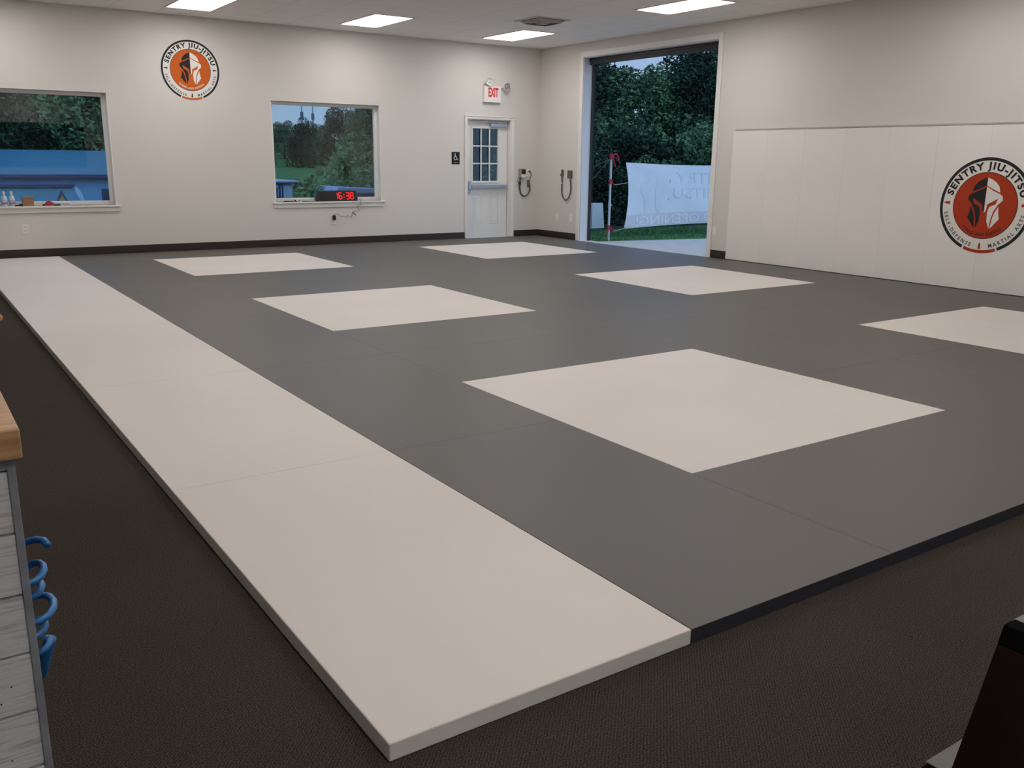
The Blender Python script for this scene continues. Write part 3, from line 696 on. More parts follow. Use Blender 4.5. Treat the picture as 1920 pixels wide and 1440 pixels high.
MB().add([(-1.355, YB - 0.016, SZ + 0.118), (-1.222, YB - 0.016, SZ + 0.118), (-1.225, YB + 0.02, SZ + 0.126), (-1.352, YB + 0.02, SZ + 0.126)], [(0, 1, 2, 3)]).build('box_flap', M['cardboard'], t)
t = thing('tape_gun', 'small red and black hand tool on the left window sill', 'tool', (-1.03, YB + 0.01, SZ))
MB().box(-1.085, -0.985, YB - 0.01, YB + 0.03, SZ, SZ + 0.05).cyl((-1.04, YB - 0.012, SZ + 0.04), (-1.04, YB + 0.032, SZ + 0.04), 0.03).build('tool_body', M['red_plastic'], t, bevel=0.008)
MB().box(-1.12, -1.085, YB + 0.0, YB + 0.02, SZ + 0.0, SZ + 0.022).build('tool_tip', M['black'], t, bevel=0.004)
MB().box(-0.985, -0.90, YB - 0.005, YB + 0.022, SZ, SZ + 0.018).build('tool_handle', M['black'], t, bevel=0.004)
o = MB().box(-0.98, -0.78, YB + 0.03, YB + 0.10, SZ, SZ + 0.022).box(-0.97, -0.79, YB + 0.035, YB + 0.10, SZ + 0.022, SZ + 0.036).build('notepad', M['paper'], origin=(-0.9, YB, SZ), bevel=0.002)
tag(o, 'flat grey notepad on the left window sill beside the red tool', 'notepad')

# ------------------------------------------------------------------ ceiling lights and vent
t = thing('ceiling_light', 'x', 'ceiling light', (3.281, 9.852, CZ), 'ceiling troffer lights')
hx, hy = 0.306, 0.612
mb = MB(); fz = CZ - 0.008
mb.box(3.281 - hx, 3.281 - hx + 0.022, 9.852 - hy, 9.852 + hy, fz, CZ - .0005).box(3.281 + hx - 0.022, 3.281 + hx, 9.852 - hy, 9.852 + hy, fz, CZ - .0005)
mb.box(3.281 - hx + .022, 3.281 + hx - .022, 9.852 - hy, 9.852 - hy + 0.03, fz, CZ - .0005).box(3.281 - hx + .022, 3.281 + hx - .022, 9.852 + hy - 0.03, 9.852 + hy, fz, CZ - .0005)
mb.build('light_frame', M['white_trim'], t)
MB().box(3.281 - hx + .022, 3.281 + hx - .022, 9.852 - hy + .03, 9.852 + hy - .03, CZ - 0.005, CZ - .0006).build('light_lens', M['lens'], t)
t['label'] = 'bright rectangular ceiling light above the square window'
for (x, y, l) in [(5.75, 9.852, 'bright rectangular ceiling light nearest the room corner, beside the vent'), (0.81, 9.852, 'bright rectangular ceiling light above the round emblem, cut by top edge'),
                  (5.80, 6.20, 'bright rectangular ceiling light in front of the bay opening, cut by top edge'),
                  (-1.66, 9.852, 'rectangular ceiling light above the left window'), (3.30, 6.20, 'rectangular ceiling light over the middle of the mats'),
                  (0.81, 6.20, 'rectangular ceiling light over the left row of squares'), (-1.66, 6.2, 'rectangular ceiling light over the white strip'),
                  (5.80, 2.52, 'rectangular ceiling light in front of the large emblem'), (3.30, 2.52, 'rectangular ceiling light over the near middle mats'),
                  (0.81, 2.52, 'rectangular ceiling light over the nearest white square'), (-1.66, 2.52, 'rectangular ceiling light over the near white strip'),
                  (0.81, -1.14, 'rectangular ceiling light above the near grey mats'), (-1.66, -1.14, 'rectangular ceiling light right above the mat corner'),
                  (3.30, -1.14, 'rectangular ceiling light above the carpet right of the mats'), (-1.66, -4.80, 'rectangular ceiling light behind the camera, left'), (0.81, -4.80, 'rectangular ceiling light behind the camera, middle'),
                  (-4.10, -4.80, 'rectangular ceiling light behind the camera in the corner')]:
    copy_thing(t, (x, y, CZ), l)
t = thing('ceiling_vent', 'square dark louvred air vent in the ceiling between the lights', 'vent', (5.115, 8.32, CZ))
cx, cy = 5.12, 8.32
def frus(mb, h0, z0, h1, z1):
    a = [(cx - h0, cy - h0, z0), (cx + h0, cy - h0, z0), (cx + h0, cy + h0, z0), (cx - h0, cy + h0, z0)]
    b = [(cx - h1, cy - h1, z1), (cx + h1, cy - h1, z1), (cx + h1, cy + h1, z1), (cx - h1, cy + h1, z1)]
    mb.add(a + b, [(0, 1, 5, 4), (1, 2, 6, 5), (2, 3, 7, 6), (3, 0, 4, 7)])
MB().box(cx - 0.30, cx + 0.30, cy - 0.30, cy + 0.30, CZ - 0.004, CZ - 0.0005).build('vent_frame', M['ceiling_plain'], t)
MB().box(cx - 0.225, cx + 0.225, cy - 0.225, cy + 0.225, CZ - 0.006, CZ - 0.0045).build('vent_backing', M['vent_dark'], t)
for h in (0.225, 0.165, 0.11):
    mb = MB(); frus(mb, h, CZ - 0.012, h - 0.045, CZ - 0.045); mb.build('louvre', M['vent'], t)
MB().box(cx - 0.07, cx + 0.07, cy - 0.07, cy + 0.07, CZ - 0.05, CZ - 0.045).build('louvre', M['vent'], t)

# ------------------------------------------------------------------ counter at the left edge
t = thing('reception_counter', 'counter with butcher-block top and whitewashed plank front at the left edge', 'counter', (-3.4, -1.0, 0))
mb = MB(); 
yf = -1.4; xr = -2.716
mb.box(-4.3, xr, yf, -0.7, 1.008, 1.05)
mb.build('counter_top', M['wood_top'], t, bevel=0.003)
MB().box(-4.25, xr - 0.055, yf + 0.05, yf + 0.062, 1.0502, 1.0508).build('top_seam', M['cardboard'], t)
mb = MB()
MB().box(-4.25, -2.748, yf + 0.043, -0.75, 0.0, 1.008).build('counter_core', M['ink_black'], t)
zs = 1.008
mb = MB(); z = 1.003
edges = [0.985, 0.893, 0.801, 0.711, 0.619, 0.528, 0.437, 0.345, 0.254, 0.163, 0.072, 0.0]
for a, b in zip(edges[:-1], edges[1:]):
    mb.box(-4.25, -2.7345, yf + 0.031, yf + 0.0429, b + 0.0018, a - 0.0018)
mb.build('plank_front', M['plank'], t, bevel=0.0015)
mb = MB(); random.seed(3)
for a, b in zip(edges[:-1], edges[1:]):
    for xx in (-2.755, -2.772):
        if random.random() < 0.75: nx0 = xx - random.random() * .01; nz0 = (a + b) / 2 + random.uniform(-.025, .025); mb.cyl((nx0, yf + 0.0302, nz0), (nx0, yf + 0.0312, nz0), 0.0012, n=8); mb.build('nail', M['black'], t); mb = MB()
MB().box(-2.7345, -2.7245, yf + 0.026, yf + 0.075, 0.0, 1.0075).box(-4.25, -2.7345, yf + 0.026, yf + 0.0429, 0.987, 1.0075).build('corner_board', M['corner_board'], t, bevel=0.001)

# blue coiled hose on the counter's side
t = thing('coiled_hose', 'bright blue coiled hose hanging beside the plank counter', 'hose', (-2.7, -1.0, 0.5))
pts = []
for i in range(0, 5 * 14 + 1):
    a = 2 * PI * i / 14; k = i / 14
    r = 0.026 + 0.010 * math.sin(k * 2.3 + 1.0)
    pts.append((-2.703 + r * math.cos(a), -1.06 + 0.05 * k * 0.2 + 1.6 * r * math.sin(a), 0.735 - 0.040 * k + 0.012 * math.sin(a + 1)))
MB().tube(pts, 0.0062, 10, smooth=False).build('coil', M['blue_hose'], t, smooth=True)
MB().tube([(-2.719, -1.06, 0.72), (-2.722, -1.05, 0.79), (-2.735, -1.05, 0.80)], 0.005, 8).build('hook', M['steel'], t, smooth=True)
MB().tube([pts[-1], (-2.690, -1.0, 0.50), (-2.700, -0.98, 0.46), (-2.716, -0.98, 0.49)], 0.0105, 10).build('hose_end', M['blue_hose'], t, smooth=True)

# small round stool whose seat edge peeks in on the left
t = thing('round_stool', 'orange wood round stool, only its seat tip showing at the left edge', 'stool', (-2.53, 3.55, 0))
MB().lathe([(0.17, 0.415), (0.19, 0.422), (0.193, 0.435), (0.185, 0.447), (0.0, 0.45)], -2.53, 3.55, 40).build('seat', M['wood_orange'], t)
for k in range(3):
    a = 2 * PI * k / 3 + 2.2
    MB().cyl((-2.53 + 0.09 * math.cos(a), 3.55 + 0.09 * math.sin(a), 0.415), (-2.53 + 0.08 * math.cos(a), 3.55 + 0.08 * math.sin(a), 0.0), 0.016, 0.013).build('leg', M['wood_orange'], t)

# ------------------------------------------------------------------ dark stand at the lower right
t = thing('display_stand', 'slanted dark red and black stand with pale grey boards at lower right', 'stand', (-1.3, -2.5, 0))
ys0, ys1 = -2.75, -2.124
BXL, BYF = -1.388, -1.953
def sx(z): return -1.549 + (z - 0.75) * 0.443
def slab(z0, z1, th, ya, yb_, off=0.0):
    a = [(sx(z0) + off, ya, z0), (sx(z0) + off, yb_, z0), (sx(z1) + off, yb_, z1), (sx(z1) + off, ya, z1)]
    b = [(x + th, y, z) for x, y, z in a]
    return a + b, [(0, 1, 2, 3), (4, 7, 6, 5), (0, 4, 5, 1), (1, 5, 6, 2), (2, 6, 7, 3), (3, 7, 4, 0)]
MB().add(*slab(0.725, 0.752, 0.03, ys0, ys1, -0.001)).build('top_rail', M['stand_black'], t, bevel=0.002)
MB().add(*slab(0.30, 0.725, 0.03, ys0, ys1)).build('side_panel', M['stand_red'], t, bevel=0.002)
for ya in (ys0, ys1 - 0.035): MB().add(*slab(0.0, 0.30, 0.035, ya, ya + 0.035)).build('leg', M['stand_black'], t, bevel=0.002)
for ya in (ys0, ys1 - 0.035): MB().box(-0.98, -0.945, ya, ya + 0.035, 0, 0.70).build('leg', M['stand_black'], t, bevel=0.002)
MB().box(-1.5195, -0.94, ys0, ys1 + 0.004, 0.722, 0.748).build('board', M['stand_grey'], t, bevel=0.002)
MB().box(-1.519, -0.94, ys0, ys1 - 0.05, 0.7485, 0.764).build('top_tray', M['stand_black'], t, bevel=0.002)
MB().box(BXL, -0.94, ys1 + 0.001, BYF, 0.335, 0.35).build('board', M['stand_grey'], t, bevel=0.001)
MB().box(BXL - 0.02, BXL - 0.0005, ys1 + 0.001, BYF - 0.005, 0.32, 0.349).build('board_edge', M['stand_black'], t, bevel=0.001)

# ================================================================== OUTSIDE
def sstep(a, b, x):
    t = max(0, min(1, (x - a) / (b - a))); return t * t * (3 - 2 * t)
def ground_h(x, y):
    flat = sstep(-4, 0, x - 0.65 * y + 0.6)
    prof = [(11, -0.25), (16, -0.9), (26, -2.6), (42, -3.0), (52, -1.2), (60, -0.12), (76, 0.55), (100, 1.8), (140, 2.5)]
    z = prof[-1][1]
    if y <= prof[0][0]: z = prof[0][1]
    else:
        for (a, za), (b, zb) in zip(prof[:-1], prof[1:]):
            if a <= y <= b: z = za + (zb - za) * (y - a) / (b - a); break
    fz = -0.06 + 0.02 * max(0, y - 16) * 0.5
    return z * (1 - flat) + fz * flat
mb = MB()
gx = [-40 + 2.0 * i for i in range(61)]; gy = [11.32] + [12 + 1.5 * i for i in range(86)]
vs = [(x, y, ground_h(x, y)) for y in gy for x in gx]; n = len(gx)
fs = [(j * n + i, j * n + i + 1, (j + 1) * n + i + 1, (j + 1) * n + i) for j in range(len(gy) - 1) for i in range(n - 1)]
mb.add(vs, fs)
struct(mb.build('ground_lawn', M['grass'], smooth=True), 'grass falling away from the building and rising to the trees', 'lawn')
struct(MB().box(XR + TH + .001, 80, -20, 11.32, -0.3, -0.062).box(XR + TH + .001, 80, 11.32, 13.9, -0.3, -0.058).build('ground_verge', M['grass']), 'short green lawn beside the building outside the bay', 'lawn')
mb = MB().add([(XR + TH + .001, -10, -0.05), (30, -10, -0.05), (30, 6.2, -0.05), (10.6, 9.85, -0.05), (7.6, 10.42, -0.05), (XR + TH + .001, 10.42, -0.05)], [(0, 1, 2, 3, 4, 5)])
struct(mb.build('ground_apron', M['concrete']), 'pale concrete apron outside the bay', 'paving')
o = MB()
o.add([(XR + 0.2, 12.9, -0.045), (12, 12.75, -0.045), (22, 12.9, -0.04), (40, 14, 0), (40, 40, 0.35), (8, 26, 0.05)], [(0, 1, 2, 3, 4, 5)])
struct(o.build('ground_shaded_soil', M['soil']), 'woodland floor coloured dark for the shade under the trees', 'soil')
# grass blades
random.seed(11); mb = MB()
for i in range(9000):
    x = random.uniform(7.6, 14.5); yl = 10.42 + 0.02 - max(0, x - 7.6) * 0.19
    y = random.uniform(yl, 12.95); h = random.uniform(0.015, 0.05); a = random.uniform(0, PI); w = 0.006
    lx, ly = random.uniform(-.015, .015), random.uniform(-.015, .015)
    mb.add([(x - w * math.cos(a), y - w * math.sin(a), -0.055), (x + w * math.cos(a), y + w * math.sin(a), -0.055), (x + lx, y + ly, -0.055 + h)], [(0, 1, 2)])
tag(mb.build('lawn_grass', M['blade']), 'short grass blades on the strip of lawn around the banner', 'grass', kind='stuff')

# banner poles and banner
def pole(x, y, h, label):
    t = thing('banner_pole', label, 'pole', (x, y, -0.055), 'banner poles')
    MB().cyl((x, y, -0.055), (x, y, h), 0.022, n=14).build('pole_tube', M['alum'], t, smooth=False)
    MB().cyl((x, y, h), (x, y, h + 0.03), 0.026, n=14).build('pole_cap', M['black'], t)
    MB().cyl((x - 0.035, y - 0.01, 0.605), (x + 0.05, y - 0.01, 0.60), 0.006).cyl((x, y, 0.55), (x, y, 0.66), 0.026, n=14).build('clamp', M['alum'], t)
    return t
pole(8.26, 10.44, 1.52, 'grey metal pole with red straps left of the white banner')
pole(13.25, 10.9, 1.52, 'grey metal pole beyond the right end of the white banner')
def ribbon(mb, pts, w):
    pts = [Vector(p) for p in pts]; vs = []
    for i, p in enumerate(pts):
        vs += [p + Vector((0, 0, w / 2)), p - Vector((0, 0, w / 2))]
    mb.add(vs, [(2 * i, 2 * i + 2, 2 * i + 3, 2 * i + 1) for i in range(len(pts) - 1)])
def strap(zc, name_lbl, tails, tip=None):
    t = thing('tie_strap', name_lbl, 'strap', (8.26, 10.44, zc), 'red tie straps on the pole')
    mb = MB()
    for k in range(3):
        ring = [(8.26 + 0.032 * math.cos(a), 10.44 + 0.032 * math.sin(a), zc + 0.022 * (k - 1) + 0.012 * math.sin(a + k * 2)) for a in [2 * PI * i / 12 for i in range(13)]]
        mb.tube(ring, 0.011, 6, smooth=False)
    mb.build('strap_knot', M['strap'], t, smooth=True)
    mb = MB()
    for tl in tails: mb.tube(tl, 0.014, 6)
    mb.build('strap_tail', M['strap'], t, smooth=True)
    if tip: MB().tube(tip, 0.008, 6).build('bungee', M['rope'], t, smooth=True)
strap(1.49, 'red strap knotted at the top of the banner pole', [[(8.28, 10.41, 1.49), (8.29, 10.40, 1.40), (8.33, 10.40, 1.30)], [(8.28, 10.41, 1.50), (8.34, 10.40, 1.52), (8.40, 10.40, 1.46), (8.40, 10.40, 1.40)], [(8.24, 10.41, 1.47), (8.22, 10.40, 1.42)]])
strap(1.03, 'red strap at mid height of the pole pulled toward the banner', [[(8.22, 10.41, 1.03), (8.20, 10.41, 1.05)], [(8.28, 10.42, 1.02), (8.35, 10.46, 0.98), (8.43, 10.52, 0.965)]], [(8.43, 10.52, 0.965), (8.6, 10.62, 0.97), (8.9, 10.82, 0.98), (9.07, 10.9, 0.99)])
strap(0.19, 'red strap knotted near the foot of the banner pole', [[(8.24, 10.41, 0.18), (8.20, 10.40, 0.10), (8.19, 10.40, 0.03)], [(8.27, 10.41, 0.2), (8.33, 10.43, 0.16), (8.38, 10.48, 0.13)]], [(8.38, 10.48, 0.13), (8.6, 10.65, 0.10), (8.85, 10.8, 0.11), (9.08, 10.9, 0.13)])
o = MB().tube([(8.25, 10.45, 1.44), (7.95, 11.0, 0.75), (7.62, 11.6, -0.055)], 0.004, 6, smooth=False).build('guy_rope', M['rope'], origin=(7.62, 11.6, -0.055))
tag(o, 'thin guy rope from the pole top slanting down to the left, nearer one', 'rope', 'guy ropes')
o = MB().tube([(8.25, 10.45, 1.44), (7.9, 11.6, 0.95), (7.5, 12.4, -0.055)], 0.004, 6, smooth=False).build('guy_rope', M['rope'], origin=(7.5, 12.4, -0.055))
tag(o, 'thin guy rope from the pole top slanting farther back, shallower one', 'rope', 'guy ropes')

BX0, BX1, BZ0, BZ1, BY = 9.03, 12.95, 0.11, 1.375, 10.9
def ban(s, tt):
    """s 0..1 along, tt 0..1 up -> point"""
    x = BX0 + (BX1 - BX0) * s; z = BZ0 + (BZ1 - BZ0) * tt
    x += 0.10 * math.sin(PI * min(1, max(0, tt)) ) * math.exp(-s * 9) * (1 if True else 0)
    z -= 0.045 * math.sin(PI * s) * tt * tt
    z += 0.05 * (1 - tt) * math.sin(PI * min(1, s))
    y = BY + 0.018 * math.sin(9 * s + 3 * tt) * math.sin(PI * tt) + 0.012 * math.exp(-((s * 4 - (1 - tt) * 2.2) ** 2) * 8) * (1 - s)
    return x, y, z
mb = MB(); nx_, nz_ = 200, 60
vs = [ban(i / nx_, j / nz_) for j in range(nz_ + 1) for i in range(nx_ + 1)]
fs = [(j * (nx_ + 1) + i, j * (nx_ + 1) + i + 1, (j + 1) * (nx_ + 1) + i + 1, (j + 1) * (nx_ + 1) + i) for j in range(nz_) for i in range(nx_)]
bt = thing('banner', 'large white banner seen from behind, faint mirrored lettering showing through', 'banner', (BX0, BY, BZ0))
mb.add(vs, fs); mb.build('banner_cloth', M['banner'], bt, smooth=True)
def on_banner(x, z, d):
    s = (x - BX0) / (BX1 - BX0); tt = (z - BZ0) / (BZ1 - BZ0)
    p = ban(s, tt); return (p[0], p[1] - d, p[2])
mb = MB()
vs = [on_banner(BX0 + (BX1 - BX0) * i / 60, BZ0 + 0.01 + 0.25 * j / 4, 0.004) for j in range(5) for i in range(61)]
mb.add(vs, [(j * 61 + i, j * 61 + i + 1, (j + 1) * 61 + i + 1, (j + 1) * 61 + i) for j in range(4) for i in range(60)])
mb.build('banner_stripe', M['banner_band'], bt, smooth=True)
def cut_map(vs, fs, fn, step):
    bm = bmesh.new(); bv_ = [bm.verts.new((v[0], v[1], 0)) for v in vs]
    for f in fs: bm.faces.new([bv_[i] for i in f])
    for ax in (0, 1):
        lo_ = min(v[ax] for v in vs); hi_ = max(v[ax] for v in vs); nc = max(1, int((hi_ - lo_) / step)); no = (1, 0, 0) if ax == 0 else (0, 1, 0)
        for k in range(1, nc):
            c_ = lo_ + (hi_ - lo_) * k / nc
            bmesh.ops.bisect_plane(bm, geom=bm.verts[:] + bm.edges[:] + bm.faces[:], plane_co=(c_, c_, 0), plane_no=no)
    bm.verts.index_update(); o1 = [fn(v.co.x, v.co.y) for v in bm.verts]; o2 = [tuple(v.index for v in f.verts) for f in bm.faces]; bm.free()
    return o1, o2
def ban_text(txt, x_left, width, z0, h, m, d):
    vs, fs = text_mesh(txt, 1.0, 0.01)
    xs = [v[0] for v in vs]; zs_ = [v[1] for v in vs]
    bm = bmesh.new(); bv_ = [bm.verts.new(v) for v in vs]
    for f in fs:
        try: bm.faces.new([bv_[i] for i in f])
        except ValueError: pass
    x0_, x1_ = min(xs), max(xs); nc = int(width / 0.025)
    for k in range(1, nc):
        bmesh.ops.bisect_plane(bm, geom=bm.verts[:] + bm.edges[:] + bm.faces[:], plane_co=(x0_ + (x1_ - x0_) * k / nc, 0, 0), plane_no=(1, 0, 0))
    for k in range(1, 6):
        bmesh.ops.bisect_plane(bm, geom=bm.verts[:] + bm.edges[:] + bm.faces[:], plane_co=(0, min(zs_) + (max(zs_) - min(zs_)) * k / 6, 0), plane_no=(0, 1, 0))
    bm.verts.index_update(); vs = [tuple(v.co) for v in bm.verts]; fs = [tuple(v.index for v in f.verts) for f in bm.faces]; bm.free()
    out = []
    for v in vs:
        u = (v[0] - min(xs)) / (max(xs) - min(xs)); w = (v[1] - min(zs_)) / (max(zs_) - min(zs_))
        out.append(on_banner(x_left + (1 - u) * width, z0 + w * h, d))
    MB().add(out, fs).build('banner_lettering', m, bt)
ban_text('SENTRY', 10.36, 1.75, 0.98, 0.24, M['banner_ink'], 0.004)
ban_text('JIU-JITSU', 10.29, 1.9, 0.60, 0.29, M['banner_ink'], 0.004)
ban_text('GRAND OPENING!', 9.32, 3.2, 0.14, 0.19, M['banner_light'], 0.008)
mb = MB()
for P in ([(-.1, .3), (-.3, .2), (-.38, .0), (-.25, -.1), (-.2, -.45), (-.08, -.35), (-.05, .0)], [(.1, .3), (.3, .2), (.38, .0), (.25, -.1), (.2, -.45), (.08, -.35), (.05, .0)]):
    MB().add(*cut_map(P, [tuple(range(len(P)))], lambda a, b: on_banner(9.75 + a, 0.80 + b, 0.003), 0.025)).build('banner_emblem', M['banner_faint'], bt)
for (x, z) in ((10.19, 1.03), (10.17, 0.645), (10.80, 1.00), (10.78, 0.67)):
    w = 0.016 if x < 10.5 else 0.010
    MB().add([on_banner(x - w, z + 0.035, .007), on_banner(x + w * 0.2, z + 0.004, .007), on_banner(x + w, z - 0.03, .007), on_banner(x - w * 0.2, z - 0.006, .007)], [(0, 1, 2, 3)]).build('wind_slit', M['edge_blue'] if x < 10.5 else M['ink_grey'], bt)
# small white board leaning at the verge
t = thing('yard_sign', 'blank white sign board standing on the grass left of the pole', 'sign', (9.3, 12.3, -0.05))
MB().add([(8.95, 12.35, 0.0), (9.72, 12.32, 0.015), (9.69, 12.36, 0.535), (8.95, 12.39, 0.545), (8.95, 12.36, 0.0), (9.72, 12.33, 0.015), (9.69, 12.37, 0.535), (8.95, 12.40, 0.545)], [(0, 1, 2, 3), (7, 6, 5, 4), (0, 4, 5, 1), (1, 5, 6, 2), (2, 6, 7, 3), (3, 7, 4, 0)]).build('sign_board', M['banner'], t)
MB().cyl((9.1, 12.38, -0.05), (9.1, 12.39, 0.3), 0.005).cyl((9.55, 12.37, -0.05), (9.55, 12.38, 0.3), 0.005).build('sign_stake', M['alum'], t)

# ------------------------------------------------------------------ trees
def crown_mesh(name, seed, n_leaf, size, blobs, leaf_mat):
    rnd = random.Random(seed); vs = []; fs = []
    for i in range(n_leaf):
        bx, by, bz, br = blobs[rnd.randrange(len(blobs))]
        while True:
            d = Vector((rnd.uniform(-1, 1), rnd.uniform(-1, 1), rnd.uniform(-1, 1)))
            if 0.05 < d.length < 1: break
        d = d.normalized() * (d.length ** 0.35)
        c = Vector((bx, by, bz)) + d * br * rnd.uniform(0.92, 1.08)
        a = Vector((rnd.gauss(0, 1), rnd.gauss(0, 1), rnd.gauss(0, 0.6))).normalized(); b = a.orthogonal().normalized()
        b = (b * math.cos(rnd.random() * 6) + a.cross(b) * math.sin(rnd.random() * 6)).normalized()
        s = size * rnd.uniform(0.6, 1.4); o = len(vs)
        vs += [c - a * s * 0.6, c + b * s * 0.32, c + a * s * 0.6, c - b * s * 0.32]; fs.append((o, o + 1, o + 2, o + 3))
    me = D.meshes.new(name); me.from_pydata([tuple(v) for v in vs], [], fs); me.materials.append(leaf_mat); me.update()
    return me
def trunk_mesh(name, seed, h, blobs):
    rnd = random.Random(seed); mb = MB()
    mb.cyl((0, 0, -0.3), (0, 0, h * 0.45), 0.022 * h, 0.014 * h, 10)
    mb.cyl((0, 0, h * 0.45), (0.05 * h, 0, h * 0.8), 0.014 * h, 0.005 * h, 8)
    for bx, by, bz, br in blobs[:6]:
        mb.cyl((0, 0, h * rnd.uniform(0.25, 0.45)), (bx * .8, by * .8, bz), 0.008 * h, 0.003 * h, 6)
    me = D.meshes.new(name); me.from_pydata([tuple(v) for v in mb.v], [], mb.f); me.materials.append(M['bark']); me.update()
    return me
def blobset(seed, h, w, low, n):
    rnd = random.Random(seed); B = []
    for i in range(n):
        f = rnd.random(); z = h * (low + (0.93 - low) * f); rr = w * (1.0 - 0.55 * abs(f - 0.35))
        a = rnd.random() * 6.28; q = rnd.random() ** 0.5 * rr * 0.75
        B.append((q * math.cos(a), q * math.sin(a), z, rnd.uniform(0.16, 0.30) * w + 0.25))
    return B
TP = {}
def tree_kind(key, seed, h, w, low, nb, nl, size, lm):
    B = blobset(seed, h, w, low, nb)
    TP[key] = (crown_mesh('crown', seed, nl, size, B, lm), trunk_mesh('trunk', seed, h, B))
tree_kind('dark1', 1, 7.0, 2.8, 0.12, 30, 11000, 0.17, M['leaf_dark'])
tree_kind('dark2', 2, 7.0, 2.6, 0.10, 26, 11000, 0.16, M['leaf_dark'])
tree_kind('mid1', 3, 7.0, 2.8, 0.15, 30, 10000, 0.18, M['leaf_mid'])
tree_kind('mid2', 4, 6.0, 2.6, 0.12, 26, 9000, 0.20, M['leaf_mid'])
tree_kind('bush1', 5, 2.2, 1.5, 0.05, 18, 6000, 0.11, M['leaf_mid'])
tree_kind('bush2', 6, 2.4, 1.3, 0.05, 16, 6000, 0.11, M['leaf_dark'])
tree_kind('light1', 8, 3.4, 2.4, 0.05, 24, 9000, 0.16, M['leaf_light'])
def tree(key, name, x, y, z, s, rot, label, cat, group, sz=None):
    t = thing(name, label, cat, (x, y, z), group)
    t.rotation_euler = (0, 0, rot); t.scale = (s, s, s if sz is None else sz)
    for me, pn in zip(TP[key], ('foliage', 'trunk')):
        o = D.objects.new(pn, me); COL.objects.link(o); o.parent = t
rnd = random.Random(21)
L1 = 'tall dark leafy tree in the wood seen through the bay'
spots = [(13.0, 21.5, .80), (15.2, 21.0, .84), (17.3, 20.0, .80), (19.2, 18.6, .82), (21.0, 17.2, .80), (12.0, 24.5, .86), (15.0, 25.5, .98), (18.0, 24.0, .95), (21.0, 22.3, .97), (23.6, 20.4, .96), (10.5, 20.0, .74),
         (17.5, 28.5, 1.10), (21.5, 27.5, 1.12), (25.0, 25.0, 1.10), (14.0, 29.5, 1.1), (24.5, 31, 1.25), (29, 28, 1.25), (26.5, 18.5, 1.0), (20, 33, 1.25)]
for i, (x, y, s) in enumerate(spots):
    s = (1.5 + math.hypot(x + 2.8, y + 2.7) * (0.106 + rnd.uniform(-.022, .006))) / 6.8
    tree(('dark1', 'dark2', 'mid1')[i % 3] if i < 11 else ('dark1', 'dark2')[i % 2], 'woodland_tree', x, y, -0.1, s, rnd.random() * 6, L1, 'tree', 'woodland trees beyond the bay')
bs = [(10.3, 15.3, 1.0), (12.0, 16.0, .9), (13.6, 15.4, 1.02), (15.3, 15.2, 1.0), (16.8, 14.4, 1.15), (18.6, 14.6, 1.2), (11.2, 17.6, 1.15), (14.5, 17.6, 1.25), (17.5, 17.0, 1.25), (9.4, 14.4, .85), (8.9, 16.2, 1.1), (20.5, 14.9, 1.2), (13.0, 14.0, .7), (15.8, 13.6, .75), (11.0, 13.9, .65)]
for i, (x, y, s) in enumerate(bs):
    tree('bush1' if i % 3 == 0 or s > 1.2 else 'bush2', 'woodland_bush', x, y, -0.08, s * .95, rnd.random() * 6, 'dark green bush at the wood edge behind the white banner', 'bush', 'bushes at the wood edge')
# trees behind the windows
L2 = 'green leafy tree on the far slope seen through the windows'
for i in range(34):
    y = rnd.uniform(74, 90); f = (i + 0.5) / 34; sl = 0.04 + 0.52 * f; x = -2.82 + (y + 2.7) * sl + rnd.uniform(-.8, .8)
    dist = math.hypot(x + 2.8, y + 2.7); el = 0.060 if sl < 0.3 else (0.041 if sl < 0.425 else 0.053)
    s = (1.4 + dist * (el + rnd.uniform(-.010, .002)) - ground_h(x, y) + 0.2) / 6.7
    tree(('mid1', 'mid2', 'dark1')[i % 3], 'hillside_tree', x, y, ground_h(x, y) - 0.2, s, rnd.random() * 6, L2, 'tree', 'trees on the far slope')
# nearer row directly behind the blue building
for i in range(7):
    y = 54 + rnd.uniform(-1.5, 1.5); x = -0.5 + i * 2.3
    tree(('mid1', 'dark2', 'mid2')[i % 3], 'hillside_tree', x, y, -2.4, rnd.uniform(1.12, 1.32), rnd.random() * 6, 'dense green tree rising right behind the blue metal building', 'tree', 'trees behind the blue building')
for (x, y, s) in [(10.45, 29.2, 1.0), (9.75, 26.4, .62), (11.9, 26.2, .74), (11.9, 29.3, 1.1), (13.0, 28.8, 1.0), (12.6, 31.0, 1.3), (13.4, 31.5, 1.2), (14.2, 30.5, 1.15), (8.7, 27.0, .62)]:
    tree('light1', 'hillside_shrub', x, y, ground_h(x, y) - 0.1, s * 1.02, rnd.random() * 6, 'light green spreading shrub outside the square window behind the clock', 'shrub', 'light green shrubs outside the square window')
for (x, y, s) in [(3.9, 37.0, .5), (4.6, 36.7, .55), (4.9, 37.4, .6), (1.7, 37, .42), (2.3, 36.8, .4), (1.1, 37.1, .4)]:
    tree('bush2', 'yard_shrub', x, y, ground_h(x, y) - 0.05 + 0.9, s, rnd.random() * 6, 'small dark shrub in front of the blue metal building', 'shrub', 'shrubs before the blue building')
